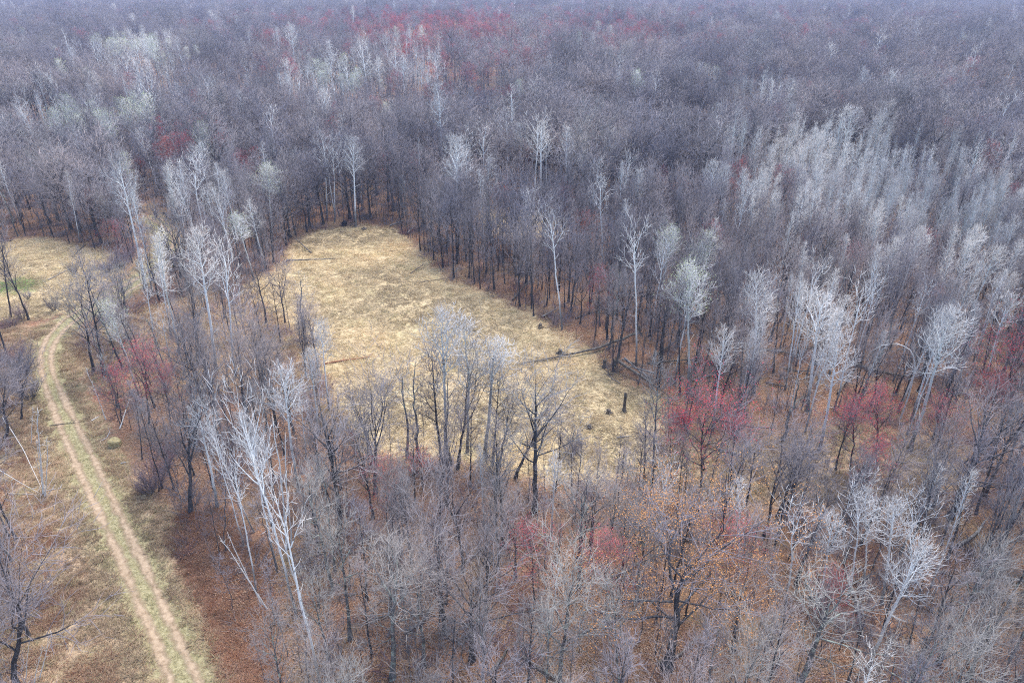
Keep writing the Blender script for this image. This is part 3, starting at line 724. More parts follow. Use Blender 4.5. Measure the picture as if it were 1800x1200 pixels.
straw = mixc(nt, ramp(nt, noise(nt, pos, 0.12, 5, 0.7), [(0.5,(0,0,0)),(0.68,(0.4,0.4,0.4))]), straw, (0.46,0.43,0.21))
straw = mixc(nt, ramp(nt, noise(nt, mapping(nt, pos, (1,1,1), (0,0,1)), 0.07, 4, 0.6), [(0.5,(0,0,0)),(0.72,(0.5,0.5,0.5))]), straw, (0.48,0.36,0.24))
fld = ramp(nt, nfin, [(0.3,(0.22,0.13,0.08)), (0.48,(0.46,0.32,0.20)), (0.68,(0.64,0.50,0.33))])
fld = mixc(nt, ramp(nt, noise(nt, pos, 0.28, 6, 0.75), [(0.5,(0,0,0)),(0.62,(0.85,0.85,0.85))]), fld, ramp(nt, nleaf, [(0.35,(0.10,0.045,0.03)),(0.6,(0.30,0.14,0.08))]))
fld = mixc(nt, ramp(nt, noise(nt, mapping(nt, pos, (1,1,1), (0,0,2)), 0.2, 5, 0.7), [(0.52,(0,0,0)),(0.64,(0.6,0.6,0.6))]), fld, (0.30,0.31,0.14))
thn = mixc(nt, nmed, straw, lit2); thn = mixc(nt, ramp(nt, nbig, [(0.45,(0,0,0)),(0.6,(0.6,0.6,0.6))]), thn, (0.42,0.30,0.21))
brc = ramp(nt, nleaf, [(0.33,(0.12,0.07,0.05)), (0.5,(0.34,0.18,0.115)), (0.7,(0.50,0.34,0.23))])
vg = ramp(nt, nfin, [(0.35,(0.20,0.17,0.08)), (0.5,(0.34,0.29,0.15)), (0.65,(0.48,0.41,0.24))])
col = mixc(nt, thresh(at('thin'), nedge, .6), lit, thn)
col = mixc(nt, thresh(at('field'), nedge, .5), col, fld)
col = mixc(nt, thresh(at('bracken'), nedge, .5), col, brc)
col = mixc(nt, thresh(at('meadow'), nedge, .4), col, straw)
col = mixc(nt, thresh(at('verge'), nedge, .5), col, vg)
col = mixc(nt, thresh(mth(nt,'MULTIPLY',at('greenpatch'),1.3), nedge, .6), col, (0.11,0.25,0.04))
nt.links.new(col, b.inputs["Base Color"])
bp = nt.nodes.new("ShaderNodeBump"); bp.inputs["Strength"].default_value = 0.9; bp.inputs["Distance"].default_value = 0.25
nt.links.new(mixc(nt, 0.5, nfin, nstr), bp.inputs["Height"]); nt.links.new(bp.outputs[0], b.inputs["Normal"])
me.materials.append(m)
o = bpy.data.objects.new("ground", me); COL.objects.link(o); o['kind'] = 'structure'

# the two wheel ruts of the dirt track: one sheet 3 cm above the ground with ragged see-through edges
def smooth_path(pts, step=0.5):
    P = np.array([ground(*p) for p in pts]); out = []
    for i in range(len(P)-1):
        p0, p1, p2, p3 = P[max(i-1,0)], P[i], P[i+1], P[min(i+2,len(P)-1)]
        n = max(2, int(np.hypot(*(p2-p1))/step))
        for t in np.arange(n)/n:
            out.append(0.5*((2*p1)+(-p0+p2)*t+(2*p0-5*p1+4*p2-p3)*t*t+(-p0+3*p1-3*p2+p3)*t**3))
    return np.array(out)
vv=[]; qq=[]; ac=[]; wr=[]
for path in (RUT_L, RUT_R):
    P = smooth_path(path); Pp = np.concatenate([np.repeat(P[:1],10,0), P, np.repeat(P[-1:],10,0)]); P = np.stack([np.convolve(Pp[:,i], np.ones(21)/21, 'valid') for i in range(2)], 1); T = np.gradient(P, axis=0); T /= np.linalg.norm(T,axis=1,keepdims=True); Nn = np.stack([-T[:,1],T[:,0]],1)
    b0 = len(vv); K = 7
    for i in range(len(P)):
        for j in range(K):
            a_ = (j/(K-1)-0.5)*2; p = P[i]+Nn[i]*a_*0.64
            vv.append((p[0], p[1], -0.025)); ac.append(1-abs(a_))
    for i in range(len(P)-1):
        for j in range(K-1):
            q = b0+i*K+j; qq.append((q, q+1, q+K+1, q+K))
me = np_mesh("dirt_track", vv, qq, [], [])
a_ = me.attributes.new('across', 'FLOAT', 'POINT'); a_.data.foreach_set("value", np.array(ac, np.float32))
m, nt, b = new_mat('track_dirt', 0.95, 0.1)
geo = nt.nodes.new("ShaderNodeNewGeometry"); pos = geo.outputs["Position"]
n1 = noise(nt, pos, 2.0, 5, 0.75); n2 = noise(nt, pos, 0.25, 3, 0.6)
c = ramp(nt, n1, [(0.3,(0.22,0.15,0.09)), (0.48,(0.37,0.265,0.17)), (0.7,(0.50,0.375,0.25))])
nt.links.new(c, b.inputs["Base Color"])
s = mth(nt, 'ADD', at('across'), mth(nt, 'MULTIPLY', mth(nt, 'SUBTRACT', mth(nt, 'ADD', mth(nt,'MULTIPLY', noise(nt, pos, 1.3, 5, 0.75), 0.7), mth(nt,'MULTIPLY', n2, 0.7)), 0.7), 2.0))
mr = nt.nodes.new("ShaderNodeMapRange"); mr.inputs[1].default_value = 0.22; mr.inputs[2].default_value = 0.85; nt.links.new(s, mr.inputs[0])
nt.links.new(mr.outputs[0], b.inputs["Alpha"])
me.materials.append(m)
o = bpy.data.objects.new("dirt_track", me); COL.objects.link(o); o['kind'] = 'structure'

# ------------------------------------------------------------------ grass, bracken and brush on the ground
def tuft_source(name, seed, n, rad, length, flat, mat, wdt=0.02, seg=2):
    r = np.random.default_rng(seed); g = Geo()
    an = r.uniform(0, 6.28, n); rr = rad*np.sqrt(r.uniform(0,1,n))
    st = np.stack([np.cos(an)*rr, np.sin(an)*rr, np.zeros(n)], 1)
    d = np.stack([np.cos(an+r.normal(size=n)*.9), np.sin(an+r.normal(size=n)*.9), r.uniform(0.2,1.0,n)*(1-flat)+0.12], 1)
    g.tubes(line(st, d, r.uniform(.5,1.2,n)*length, seg, -0.5 if flat > .5 else 0.2, 0.12, r), np.tile(np.linspace(wdt, wdt*.4, seg+1), (n,1)), 3)
    return bpy.data.objects.new(name, g.mesh(name, [mat]))
M['straw'] = mat_twig('straw_blades', [(0.0,(0.58,0.42,0.235)), (0.25,(0.68,0.53,0.30)), (0.5,(0.75,0.60,0.36)), (0.7,(0.64,0.48,0.27)), (0.85,(0.70,0.56,0.32)), (1.0,(0.57,0.49,0.24))])
M['drygrass'] = mat_twig('dry_field_grass', [(0.0,(0.38,0.24,0.14)), (0.25,(0.60,0.45,0.28)), (0.5,(0.48,0.31,0.19)), (0.75,(0.66,0.52,0.33)), (1.0,(0.46,0.40,0.20))])
M['fern'] = mat_twig('dead_bracken', [(0.0,(0.24,0.11,0.07)), (0.5,(0.40,0.20,0.11)), (0.8,(0.36,0.23,0.16)), (1.0,(0.48,0.30,0.17))])
M['green'] = mat_twig('green_blades', [(0.0,(0.22,0.25,0.09)), (0.4,(0.38,0.35,0.18)), (1.0,(0.48,0.39,0.22))])
M['brush_red'] = mat_twig('red_brush', [(0.0,(0.26,0.13,0.14)), (0.5,(0.33,0.22,0.23)), (1.0,(0.24,0.20,0.24))])
def scatter_in(cond, n, xr, yr):
    out = []; tot = 0
    while tot < n:
        x = rng.uniform(*xr, n*2); y = rng.uniform(*yr, n*2); k = cond(x, y)
        out.append(np.stack([x[k], y[k]], 1)); tot += k.sum()
        if len(out) > 30: break
    return np.concatenate(out)[:n]
def rows_of(P, s0, s1, nv, squash=1.0, z=-0.05):
    n = len(P); s = rng.uniform(s0, s1, n)
    return np.stack([P[:,0], P[:,1], gz(P[:,0], P[:,1])+z+.03, s, s, s*squash*rng.uniform(.7,1.2,n), rng.normal(size=n)*.05, rng.normal(size=n)*.05, rng.uniform(0,6.28,n), rng.integers(0,nv,n)], 1)
def inview(x, y, m=60):
    px, py, d = project(x, y); return (px > -m) & (px < 1800+m) & (py < 1200+m) & (d > 20)
mead = scatter_in(lambda x,y: (inside(MEADOW,x+rng.normal(size=np.shape(x))*1.2,y+rng.normal(size=np.shape(x))*1.2)|inside(LMEADOW,x+rng.normal(size=np.shape(x))*2,y)) & inview(x,y) & (np.hypot((x-GPC[0])/3.2,(y-GPC[1])/2.8) > rng.uniform(.6,1.2,np.shape(x))), 10500, (-130,60), (45,150))
instance_object('grass', rows_of(mead, .6, 1.5, 4), [tuft_source(f"t{i}_straw", i, 46, .55, .75, .75, M['straw'], .018) for i in range(4)], "flattened pale straw-coloured grass covering the meadows", 'grass')
fl = scatter_in(lambda x,y: (inside(LFIELD,x,y)|inside(THIN_L,x,y)|inside(THIN_R,x,y)) & inview(x,y) & (seg_dist(TRK,x,y) > 1.4), 12000, (-90,90), (20,120))
instance_object('dry_grass', rows_of(fl, .5, 1.2, 4), [tuft_source(f"t{i}_dry", 20+i, 40, .4, .5, .5, M['drygrass'], .014) for i in range(4)], "short brown and tan dry grass beside the dirt track", 'grass')
vgp = scatter_in(lambda x,y: (seg_dist(TRK,x,y) < 3.4) & inview(x,y), 5000, (-90,0), (20,130))
dr_ = np.minimum(seg_dist(smooth_path(RUT_L, 2), vgp[:,0], vgp[:,1]), seg_dist(smooth_path(RUT_R, 2), vgp[:,0], vgp[:,1]))
vgp = vgp[dr_ > 0.5]
gpt = GPC+rng.normal(size=(420,2))*np.array([1.9,1.5])
instance_object('green_grass', np.concatenate([rows_of(vgp, .35, .8, 3), rows_of(gpt, .6, 1.2, 3)]), [tuft_source(f"t{i}_green", 40+i, 30, .35, .3, .4, M['green'], .012) for i in range(3)], "green grass between and beside the wheel ruts", 'grass')
def nz(x, y, f, s=0): return np.sin(x*f+s)+np.sin(y*f*1.3+s*2)+np.sin((x+y)*f*.7+s)+np.sin((x-y)*f*1.7)
br1 = scatter_in(lambda x,y: inview(x,y) & (inside(BRACKEN,x,y) | (inside(LFIELD,x,y) & (nz(x,y,.9,1)+nz(x,y,.3,2)*.7 > 1.0+rng.normal(size=np.shape(x))*.8) & (seg_dist(TRK,x,y) > 3.5)) ), 2600, (-90,10), (20,80))
instance_object('bracken', rows_of(br1, .4, 1.2, 4, .6), [tuft_source(f"t{i}_fern", 60+i, 55, .5, .6, .3, M['fern'], .016, 3) for i in range(4)], "dead rust-brown bracken beside the track", 'bracken')
lf = scatter_in(lambda x,y: inview(x,y) & (density(x,y) > .3), 16000, (-110,120), (12,135))
def litter_source(name, seed, mat):
    r = np.random.default_rng(seed); g = Geo(); n = 150
    C = np.stack([r.normal(size=n)*.7, r.normal(size=n)*.7, np.abs(r.normal(size=n))*.05+.03], 1)
    g.flakes(C, .075, r, 0, .8); return bpy.data.objects.new(name, g.mesh(name, [mat]))
M['litter'] = mat_twig('fallen_leaf', [(0.0,(0.24,0.12,0.065)), (0.3,(0.38,0.20,0.11)), (0.6,(0.44,0.27,0.17)), (0.85,(0.47,0.36,0.26)), (1.0,(0.34,0.16,0.09))])
instance_object('fallen_leaves', rows_of(lf, .7, 1.4, 4), [litter_source(f"t{i}_leaf", 80+i, M['litter']) for i in range(4)], "orange and tan fallen leaves covering the forest floor", 'leaves')
bs = scatter_in(lambda x,y: inview(x,y) & ((density(x,y) > .3) | inside(BRACKEN,x,y)), 4600, (-150,160), (12,190))
instance_object('brushwood', rows_of(bs, .8, 2.2, 4), [tuft_source(f"t{i}_brush", 100+i, 40, .5, 1.0, .1, M[('twig_grey','brush_red','twig_maple','twig_grey')[i]], .012, 3) for i in range(4)], "low leafless brush and twigs on the forest floor", 'brush')

# ------------------------------------------------------------------ shrubs one can count
def shrub_mesh(seed, mats, n=26, leaf=None):
    r = np.random.default_rng(seed); g = Geo()
    an = r.uniform(0,6.28,n); st = np.stack([np.cos(an)*.18, np.sin(an)*.18, np.full(n,-.05)],1)
    d = np.stack([np.cos(an)*r.uniform(.2,1,n), np.sin(an)*r.uniform(.2,1,n), np.full(n,1.0)],1)
    P = line(st, d, r.uniform(1.2,2.6,n), 4, .3, .1, r); R = np.tile(np.linspace(.022,.008,5),(n,1)); g.tubes(P, R, 3)
    st_g = g; tw = Geo()
    s, d, t, _ = sprout(P, R, 8, .25, 1, 45, 30, r); P2 = line(s, d, r.uniform(.3,.9,len(s)), 2, .4, .12, r); R2 = np.full((len(s),3), .009); tw.tubes(P2, R2, 3)
    s, d, t, _ = sprout(P2, R2, 4, .2, 1, 45, 30, r); P3 = line(s, d, r.uniform(.15,.45,len(s)), 1, .3, .1, r); tw.tubes(P3, np.full((len(s),2), .008), 3, len(mats)-2)
    if leaf:
        C = P3[:,-1][r.random(len(P3)) < leaf[0]]; tw.flakes(C, leaf[1], r, len(mats)-2)
    return st_g.mesh("shrub_stems", [mats[0]]), tw.mesh("shrub_twigs", mats[1:])
SHM = {'red': [shrub_mesh(1+i, [M['bark_young'], M['twig_maple'], M['brush_red']]) for i in range(2)],
       'grey': [shrub_mesh(5+i, [M['bark_young'], M['twig_grey'], M['twig_grey']]) for i in range(2)],
       'orange': [shrub_mesh(9+i, [M['bark_young'], M['twig_grey'], M['leaf_oak']], leaf=(.8,.13)) for i in range(2)],
       'crimson': [shrub_mesh(13+i, [M['bark_young'], M['twig_maple'], M['bud_red']], leaf=(.8,.09)) for i in range(2)]}
SHRUBS = [('red',(212,470),1.3,"dark red shrub at the inner edge of the track's bend"),('red',(190,478),1.1,"low red shrub next to the dark red one at the bend"),('red',(228,455),1.0,"small red shrub nearest the tall birch above the bend"),
 ('grey',(45,655),1.5,"grey shrub on the track's outer side, topmost of four"),('grey',(20,680),1.6,"wide grey shrub at the left photo edge"),('red',(30,640),1.3,"reddish shrub behind the grey ones left of the track"),('grey',(55,700),1.4,"grey shrub lowest of those left of the track"),
 ('red',(262,868),1.0,"wide red shrub right of the track near the fallen white branch"),('red',(275,860),1.3,"dull red shrub beside the wide red one right of the track"),('red',(290,830),1.2,"dull red shrub under the grey tree by the bracken"),
 ('orange',(885,450),1.0,"orange-leaved shrub in the wood right of the meadow"),('orange',(868,442),0.8,"smaller orange-leaved shrub beside the first"),('orange',(842,440),0.8,"rusty shrub left of the two orange ones in the wood"),
 ('crimson',(1187,745),0.9,"crimson shrub at the meadow's tip"),('crimson',(1205,748),0.8,"second crimson shrub at the meadow's tip"),
 ('grey',(312,470),1.6,"pale grey shrub beside the track behind the leaning birch"),('red',(1140,905),1.1,"purple-red shrub at the foot of the crooked lichened tree"),('red',(1165,910),1.0,"second purple-red shrub by the crooked lichened tree"),
 ('grey',(1000,800),1.0,"grey shrub on the near part of the meadow"),('grey',(1012,790),0.8,"brown shrub behind the one on the meadow"),('crimson',(737,830),1.0,"red shrub at the foot of the near rim trees"),('red',(762,832),1.0,"pinkish shrub between the near rim trees"),
 ('grey',(130,480),0.9,"low grey bush in the left meadow"),('grey',(50,525),0.6,"tiny dark bush by the bright green patch"),('red',(40,560),1.0,"brown bush below the left meadow"),('grey',(95,545),0.9,"brown bush beside the track below the left meadow")]
def put_group(name, parts, loc, scale, rot, label, cat, group=None):
    e = bpy.data.objects.new(name, None); COL.objects.link(e); e.location = loc; e.rotation_euler = rot; e.scale = (scale,)*3 if not isinstance(scale, tuple) else scale
    for pn, me in parts:
        c = bpy.data.objects.new(pn, me); COL.objects.link(c); c.parent = e
    e['label'] = label; e['category'] = cat
    if group: e['group'] = group
    return e
for i, (k, p, s, lab) in enumerate(SHRUBS):
    x, y = ground(*p); a, b_ = SHM[k][i % 2]
    put_group('shrub', [('stem', a), ('twigs', b_)], (x,y,0), s, (0,0,i*1.7), lab, 'shrub')

# ------------------------------------------------------------------ fallen logs, stumps, brush piles
def log_object(name, pts, r, mat, label, cat='log', branches=6, seed=0, lift=0.0, brmat=None, blen=1.6, root=False):
    rg = np.random.default_rng(seed+500)
    P = np.array([(*ground(*p[:2]), (p[2] if len(p) > 2 else 0)+r*.7+lift) for p in pts], float)
    # resample
    seg = np.linalg.norm(np.diff(P,axis=0),axis=1); cum = np.r_[0,np.cumsum(seg)]; n = max(6, int(cum[-1]/1.2)); t = np.linspace(0,cum[-1],n)
    Q = np.stack([np.interp(t,cum,P[:,i]) for i in range(3)],1); Q[:,:2] += rg.normal(size=(n,2))*r*.35
    R = np.linspace(r, r*.35, n)[None]
    g = Geo(); g.tubes(Q[None], R, 8)
    # cut face at the butt
    me = g.mesh("log_trunk", [mat], True)
    e = bpy.data.objects.new(name, None); COL.objects.link(e); e.location = Q[0]
    parts = [('trunk', me)]
    if root:
        g3 = Geo(); N = 22; an = rg.uniform(0,6.28,N); d = Q[1]-Q[0]; d /= np.linalg.norm(d)
        a = np.cross(d,[0,0,1]); a /= np.linalg.norm(a); b2 = np.cross(d,a)
        dd = a*np.cos(an)[:,None]+b2*np.sin(an)[:,None]-d*rg.uniform(0,.5,(N,1))
        g3.tubes(line(np.tile(Q[0],(N,1)), dd, rg.uniform(.5,1.3,N), 3, 0, .2, rg), np.tile([r*.5,r*.3,r*.2,.02],(N,1)), 4); parts.append(('root', g3.mesh("log_root",[mat])))
    if branches:
        g2 = Geo(); s, d, tt, _ = sprout(Q[None], R, branches, .35, 1, 65, 35, rg); d[:,2] = np.abs(d[:,2])*.6
        B = line(s, d, rg.uniform(.4,1,len(s))*blen, 3, 0, .15, rg); BR = np.tile([.035,.025,.018,.01],(len(s),1)); g2.tubes(B, BR, 3)
        s, d, tt, _ = sprout(B, BR, 4, .3, 1, 50, 35, rg); g2.tubes(line(s, d, rg.uniform(.2,.7,len(s))*blen*.5, 2, 0, .15, rg), np.full((len(s),3), .012), 3)
        parts.append(('crown', g2.mesh("log_branches",[brmat or mat])))  # crown here means only the log's side branches and their twigs
    for pn, me_ in parts:
        me_.transform(Matrix.Translation(-Vector(Q[0]))); c_ = bpy.data.objects.new(pn, me_); COL.objects.link(c_); c_.parent = e
    e['label'] = label; e['category'] = cat
    return e
M['log_white'] = mat_bark('white_wood', (0.38,0.36,0.33), (0.70,0.67,0.63))
LD, LG, LP_ = M['log_dark'], M['log_grey'], M['log_white']
LOGS = [
 ([(1122,597,1.0),(1050,617,.3),(975,630),(905,643)], .20, LD, "long dark fallen trunk reaching from the right wood onto the meadow", 10, 2.2, True),
 ([(1085,650,1.2),(1130,672,.5),(1175,697)], .19, LD, "thick dark trunk fallen at the meadow's right tip", 3, 1.2, True),
 ([(1097,640,.8),(1118,655,.6),(1150,675,.2)], .13, LG, "pale barkless trunk crossing the thick dark one", 2, 1.0, False),
 ([(1150,664,.6),(1100,653,.8),(1090,655)], .12, LG, "short grey trunk on top of the crossed trunks", 4, 1.8, False),
 ([(503,458),(550,457),(598,455)], .13, LG, "straight grey log lying across the meadow's upper left", 0, 1, False),
 ([(900,528),(942,496,1.5)], .15, LD, "dark log propped on the meadow's right rim, uppermost", 2, 1, False),
 ([(952,558),(985,545,.5)], .15, LG, "short pale log by the tall white birch on the rim", 0, 1, False),
 ([(722,481),(748,469,.6)], .10, LD, "thin dark log in the meadow near its upper right rim", 2, 1, False),
 ([(738,497),(780,490)], .09, LD, "thin log just below the one near the upper right rim", 0, 1, False),
 ([(1155,623),(1200,604,1)], .16, LD, "dark log in the wood beyond the crossed trunks", 2, 1.2, False),
 ([(1258,789),(1312,805)], .20, LD, "dark log in the grass below the widest red maple", 1, 1, False),
 ([(88,748),(118,744),(142,742)], .05, LD, "thin black branch lying across the left wheel rut", 2, .6, False),
 ([(161,740),(176,731)], .07, LP_, "short white log right of the track", 0, 1, False),
 ([(176,776),(188,770),(196,761,.4)], .06, LP_, "small forked white branch right of the track", 2, .6, False),
 ([(211,754),(237,726,2.0)], .07, LP_, "white birch branch propped against the dark trunks by the track", 3, .8, False),
 ([(213,814),(224,812)], .07, LP_, "very short white log near the red shrubs", 0, 1, False),
 ([(570,640),(610,633),(655,627)], .12, M['fern'], "rust-brown dead bough lying on the meadow's left part", 14, 1.0, False),
 ([(686,397),(716,390,.4)], .16, LG, "pale log at the far end of the meadow", 0, 1, False),
 ([(716,411),(728,402,.4)], .16, LG, "short pale log beside the far end of the meadow", 0, 1, False),
 ([(865,1180),(900,1150,1.0)], .16, LD, "dark log beside the thick black trunk at the bottom centre", 3, 1.4, False),
 ([(1500,640),(1545,655),(1605,664)], .22, LD, "long dark trunk lying under the right wood's birches", 8, 2.4, True),
 ([(548,445),(500,415,1.5)], .12, LD, "dark fallen treetop at the meadow's far left corner", 22, 3.0, False),
 ([(0,835,.8),(40,855,.4),(80,872)], .04, LP_, "thin white pole lying from the left photo edge", 3, .8, False),
 ([(12,750,1.2),(45,800,.8),(78,868,.2)], .045, LP_, "long thin white pole slanting by the left photo edge", 3, .8, False),
 ([(15,868),(50,868),(72,872)], .05, LP_, "low white stick lying at the foot of the dead birches", 1, .6, False),
 ([(82,862),(112,857)], .05, LP_, "white stick pointing at the track from the dead birches", 2, .5, False),
 ([(55,900),(95,885)], .05, LG, "grey stick lying below the dead birch clump", 2, .6, False),
 ([(85,492),(125,472)], .10, LG, "thin grey log lying in the left meadow", 3, 1, False),
 ([(150,430,0),(128,452)], .12, LD, "dark leaning log at the top of the left meadow", 4, 1.4, False),
 ([(477,500),(510,510)], .07, LD, "slim dark branch at the left of the meadow", 1, .8, False),
 ([(1090,675),(1062,662,.5)], .10, LD, "broken dark stem among the rushes left of the crossed trunks", 6, 1.2, False),
 ([(268,472),(292,462,.4)], .12, LP_, "white birch log lying beside the far part of the track", 2, .8, False),
 ([(1085,769),(1115,766)], .08, LG, "short grey log low on the meadow's near right part", 0, 1, False),
 ([(860,800),(830,845,1.8)], .08, LD, "dark bough resting under the near rim aspens", 4, 1.2, False),
 ([(1010,560),(1045,548),(1100,555)], .12, LD, "dark log in the wood behind the tall white birch", 4, 1.4, False),
 ([(880,452),(925,455),(960,450)], .14, LD, "dark horizontal log behind the orange shrubs", 2, 1.2, False),
]
for i, (pts, r, m_, lab, nb, bl, rt) in enumerate(LOGS):
    log_object('fallen_log', pts, r, m_, lab, 'log', nb, i, brmat=None, blen=bl, root=rt)
RLOG = []
for i in range(70):
    for _ in range(40):
        qx, qy = (rng.uniform(830, 1750), rng.uniform(470, 800)) if i < 48 else (rng.uniform(230, 1750), rng.uniform(800, 1180))
        x, y = ground(qx, qy)
        if density(np.array([x]), np.array([y]))[0] > .8: break
    L_ = rng.uniform(2.5, 8); a_ = rng.normal()*.9+(.3 if qx < 1200 else -.2); ex, ey = x+math.cos(a_)*L_, y+math.sin(a_)*L_
    q2x, q2y, _ = project(ex, ey); mx, my, _ = project((x+ex)/2+rng.normal()*.2, (y+ey)/2+rng.normal()*.2)
    o_ = log_object('fallen_log', [(qx, qy), (float(mx), float(my), .15), (float(q2x), float(q2y), rng.uniform(0,.8))], rng.uniform(.06,.16), (LD, LG, LD)[i%3], "", 'log', int(rng.integers(0,7)), 900+i, blen=rng.uniform(.6,1.8))
    RLOG.append(dict(kind='log', name='fallen_log', o=o_, x=x, y=y, label=None))
# upright dead birch stems left of the track and a bent sapling
for i, (bp_, tp_, lab) in enumerate([((80,872),(80,758),"tallest white dead birch stem of the clump left of the track"),((79,872),(66,760),"white dead birch stem leaning left in the clump by the track"),((76,868),(70,700),"thin dead birch stem rising behind the clump left of the track"),
      ((82,870),(58,800),"shortest dead birch stem of the clump left of the track"),((55,780),(56,705),"crooked white stem above the dead birch clump"),((10,800),(9,752),"single white stick standing at the left photo edge"),
      ((70,1190),(95,1095),"pale leaning stem low at the left photo edge"),((45,1195),(50,1110),"pale upright stem in the bottom left corner"),((60,1200),(78,1120),"middle pale stem of the bottom left corner clump")]):
    x, y = ground(*bp_); h = max(2.5, height_for(y, tp_[1])); dep = y*CP+(H-h)*SP; ln = math.atan2((tp_[0]-900)/FPX*dep-x, h)
    put_tree('pole', x, y, h, i, i*1.3, (max(-.5, min(.5, ln)), 0), 1.3, 0, lab)
bx, by = ground(1583, 735)
ah = 9.0
arc = np.array([[0,0,0],[.1,0,3],[-.1,0,6],[-.9,0,8.2],[-2.6,0,9.2],[-4.2,0,9.0],[-5.6,0,8.0]])
tt = np.linspace(0,6,14); Q = np.stack([np.interp(tt, range(7), arc[:,i]) for i in range(3)],1); R = np.linspace(.09,.02,14)[None]
g = Geo(); g.tubes(Q[None], R, 6); tm_ = g.mesh("bent_trunk", [M['bark_pale']], True)
rg = np.random.default_rng(3); g = Geo(); s, d, t_, _ = sprout(Q[None], R, 16, .45, 1, 60, 35, rg); B = line(s, d, rg.uniform(.6,1.6,len(s)), 3, -.2, .12, rg); BR = np.tile([.03,.02,.015,.01],(len(s),1)); g.tubes(B, BR, 3)
s, d, t_, _ = sprout(B, BR, 5, .2, 1, 45, 30, rg); g.tubes(line(s, d, rg.uniform(.2,.6,len(s)), 1, 0, .1, rg), np.full((len(s),2), .014), 3); cm_ = g.mesh("bent_crown", [M['twig_birch']])
put_group('bent_sapling', [('trunk', tm_), ('crown', cm_)], (bx,by,0), 1, (0,0,0), "white sapling bent over in an arch in the right wood", 'sapling')

# stumps
def stump(p, h, r, label, seed, name='tree_stump'):
    rg = np.random.default_rng(seed); x, y = ground(*p); k = 12; nz_ = 6; V = []; 
    for i in range(nz_):
        z_ = h*i/(nz_-1)-0.1*(i == 0)
        for j in range(k):
            a_ = j*2*math.pi/k; rr = r*(1+.5*math.exp(-i*1.2))*(1+rg.normal()*.08); zz = z_ + (rg.uniform(-.25,.35)*h*.5 if i == nz_-1 else 0)
            V.append((math.cos(a_)*rr, math.sin(a_)*rr, zz))
    V.append((0,0,h*.75)); F = []
    for i in range(nz_-1):
        for j in range(k): F.append((i*k+j, i*k+(j+1)%k, (i+1)*k+(j+1)%k, (i+1)*k+j))
    T = [((nz_-1)*k+j, (nz_-1)*k+(j+1)%k, nz_*k) for j in range(k)]
    me_ = np_mesh("stump", V, F, T, [LD])
    g = Geo(); N = 7; an = np.arange(N)*.9+rg.uniform(0,.4,N); st = np.stack([np.cos(an)*r, np.sin(an)*r, np.full(N,.15)],1); d = np.stack([np.cos(an),np.sin(an),np.full(N,-.25)],1)
    g.tubes(line(st, d, rg.uniform(.4,.9,N), 3, 0, .15, rg), np.tile([r*.4,r*.25,r*.15,.02],(N,1)), 5)
    put_group(name, [('trunk', me_), ('root', g.mesh("roots",[LD]))], (x,y,0), 1, (0,0,0), label, 'stump')
stump((1097,722),2.2,.16,"tall broken stump standing alone on the meadow's right part",1)
stump((1070,726),.5,.2,"low dark stump left of the tall broken one",2)
stump((1036,752),.4,.18,"small stump nearer than the low dark one on the meadow",3)
stump((1062,645),1.0,.2,"leaning-topped stump at the crossed trunks",4)
stump((1080,643),.9,.2,"jagged stump right beside the crossed trunks",5)
stump((640,403),.4,.25,"stump at the meadow's far end right of the dark mound",6)
stump((950,575),.5,.2,"dark stump on the meadow's right rim below the pale log",7)
stump((985,621),.6,.25,"squat stump just above the long fallen trunk",8)

# rocks and the dark mound
def rock(p, sx, sy, sz, mat, name, label, cat, seed):
    import bmesh
    rg = random.Random(seed); bm = bmesh.new(); bmesh.ops.create_icosphere(bm, subdivisions=3, radius=1)
    ph = [rg.uniform(0,6) for _ in range(6)]
    for v in bm.verts:
        f = 1+.16*math.sin(v.co.x*3+ph[0])+.14*math.sin(v.co.y*4+ph[1])+.1*math.sin(v.co.z*6+ph[2])+.05*math.sin(v.co.x*11+v.co.y*9+ph[3])
        v.co = Vector((v.co.x*sx*f, v.co.y*sy*f, v.co.z*sz*f))
    me_ = bpy.data.meshes.new(name); bm.to_mesh(me_); bm.free(); me_.materials.append(mat)
    o_ = bpy.data.objects.new(name, me_); COL.objects.link(o_); x, y = ground(*p); o_.location = (x, y, sz*.45); o_['label'] = label; o_['category'] = cat
M['rock'] = mat_bark('pale_stone', (0.3,0.27,0.25), (0.62,0.58,0.54), 1.5); M['mound'] = mat_bark('dark_earth', (0.01,0.012,0.02), (0.03,0.035,0.05), 1.5)
rock((605,396),.62,.5,.55,M['mound'],'earth_mound',"small blue-black rounded mound at the meadow's far end",'mound',1)
rock((835,404),.45,.4,.35,M['rock'],'boulder',"pale boulder in the wood behind the upper right rim",'boulder',2)
rock((270,492),.40,.35,.3,M['rock'],'boulder',"white boulder beside the track near the tall birch",'boulder',3)
rock((302,477),.35,.3,.28,M['rock'],'boulder',"small white boulder right of the far track",'boulder',4)
rock((204,782),.6,.5,.6,mat_bark('mossy_tuft',(0.34,0.28,0.13),(0.60,0.50,0.27),6),'grass_hummock',"yellow-green grassy hummock at the dark trunks' foot by the track",'hummock',5)

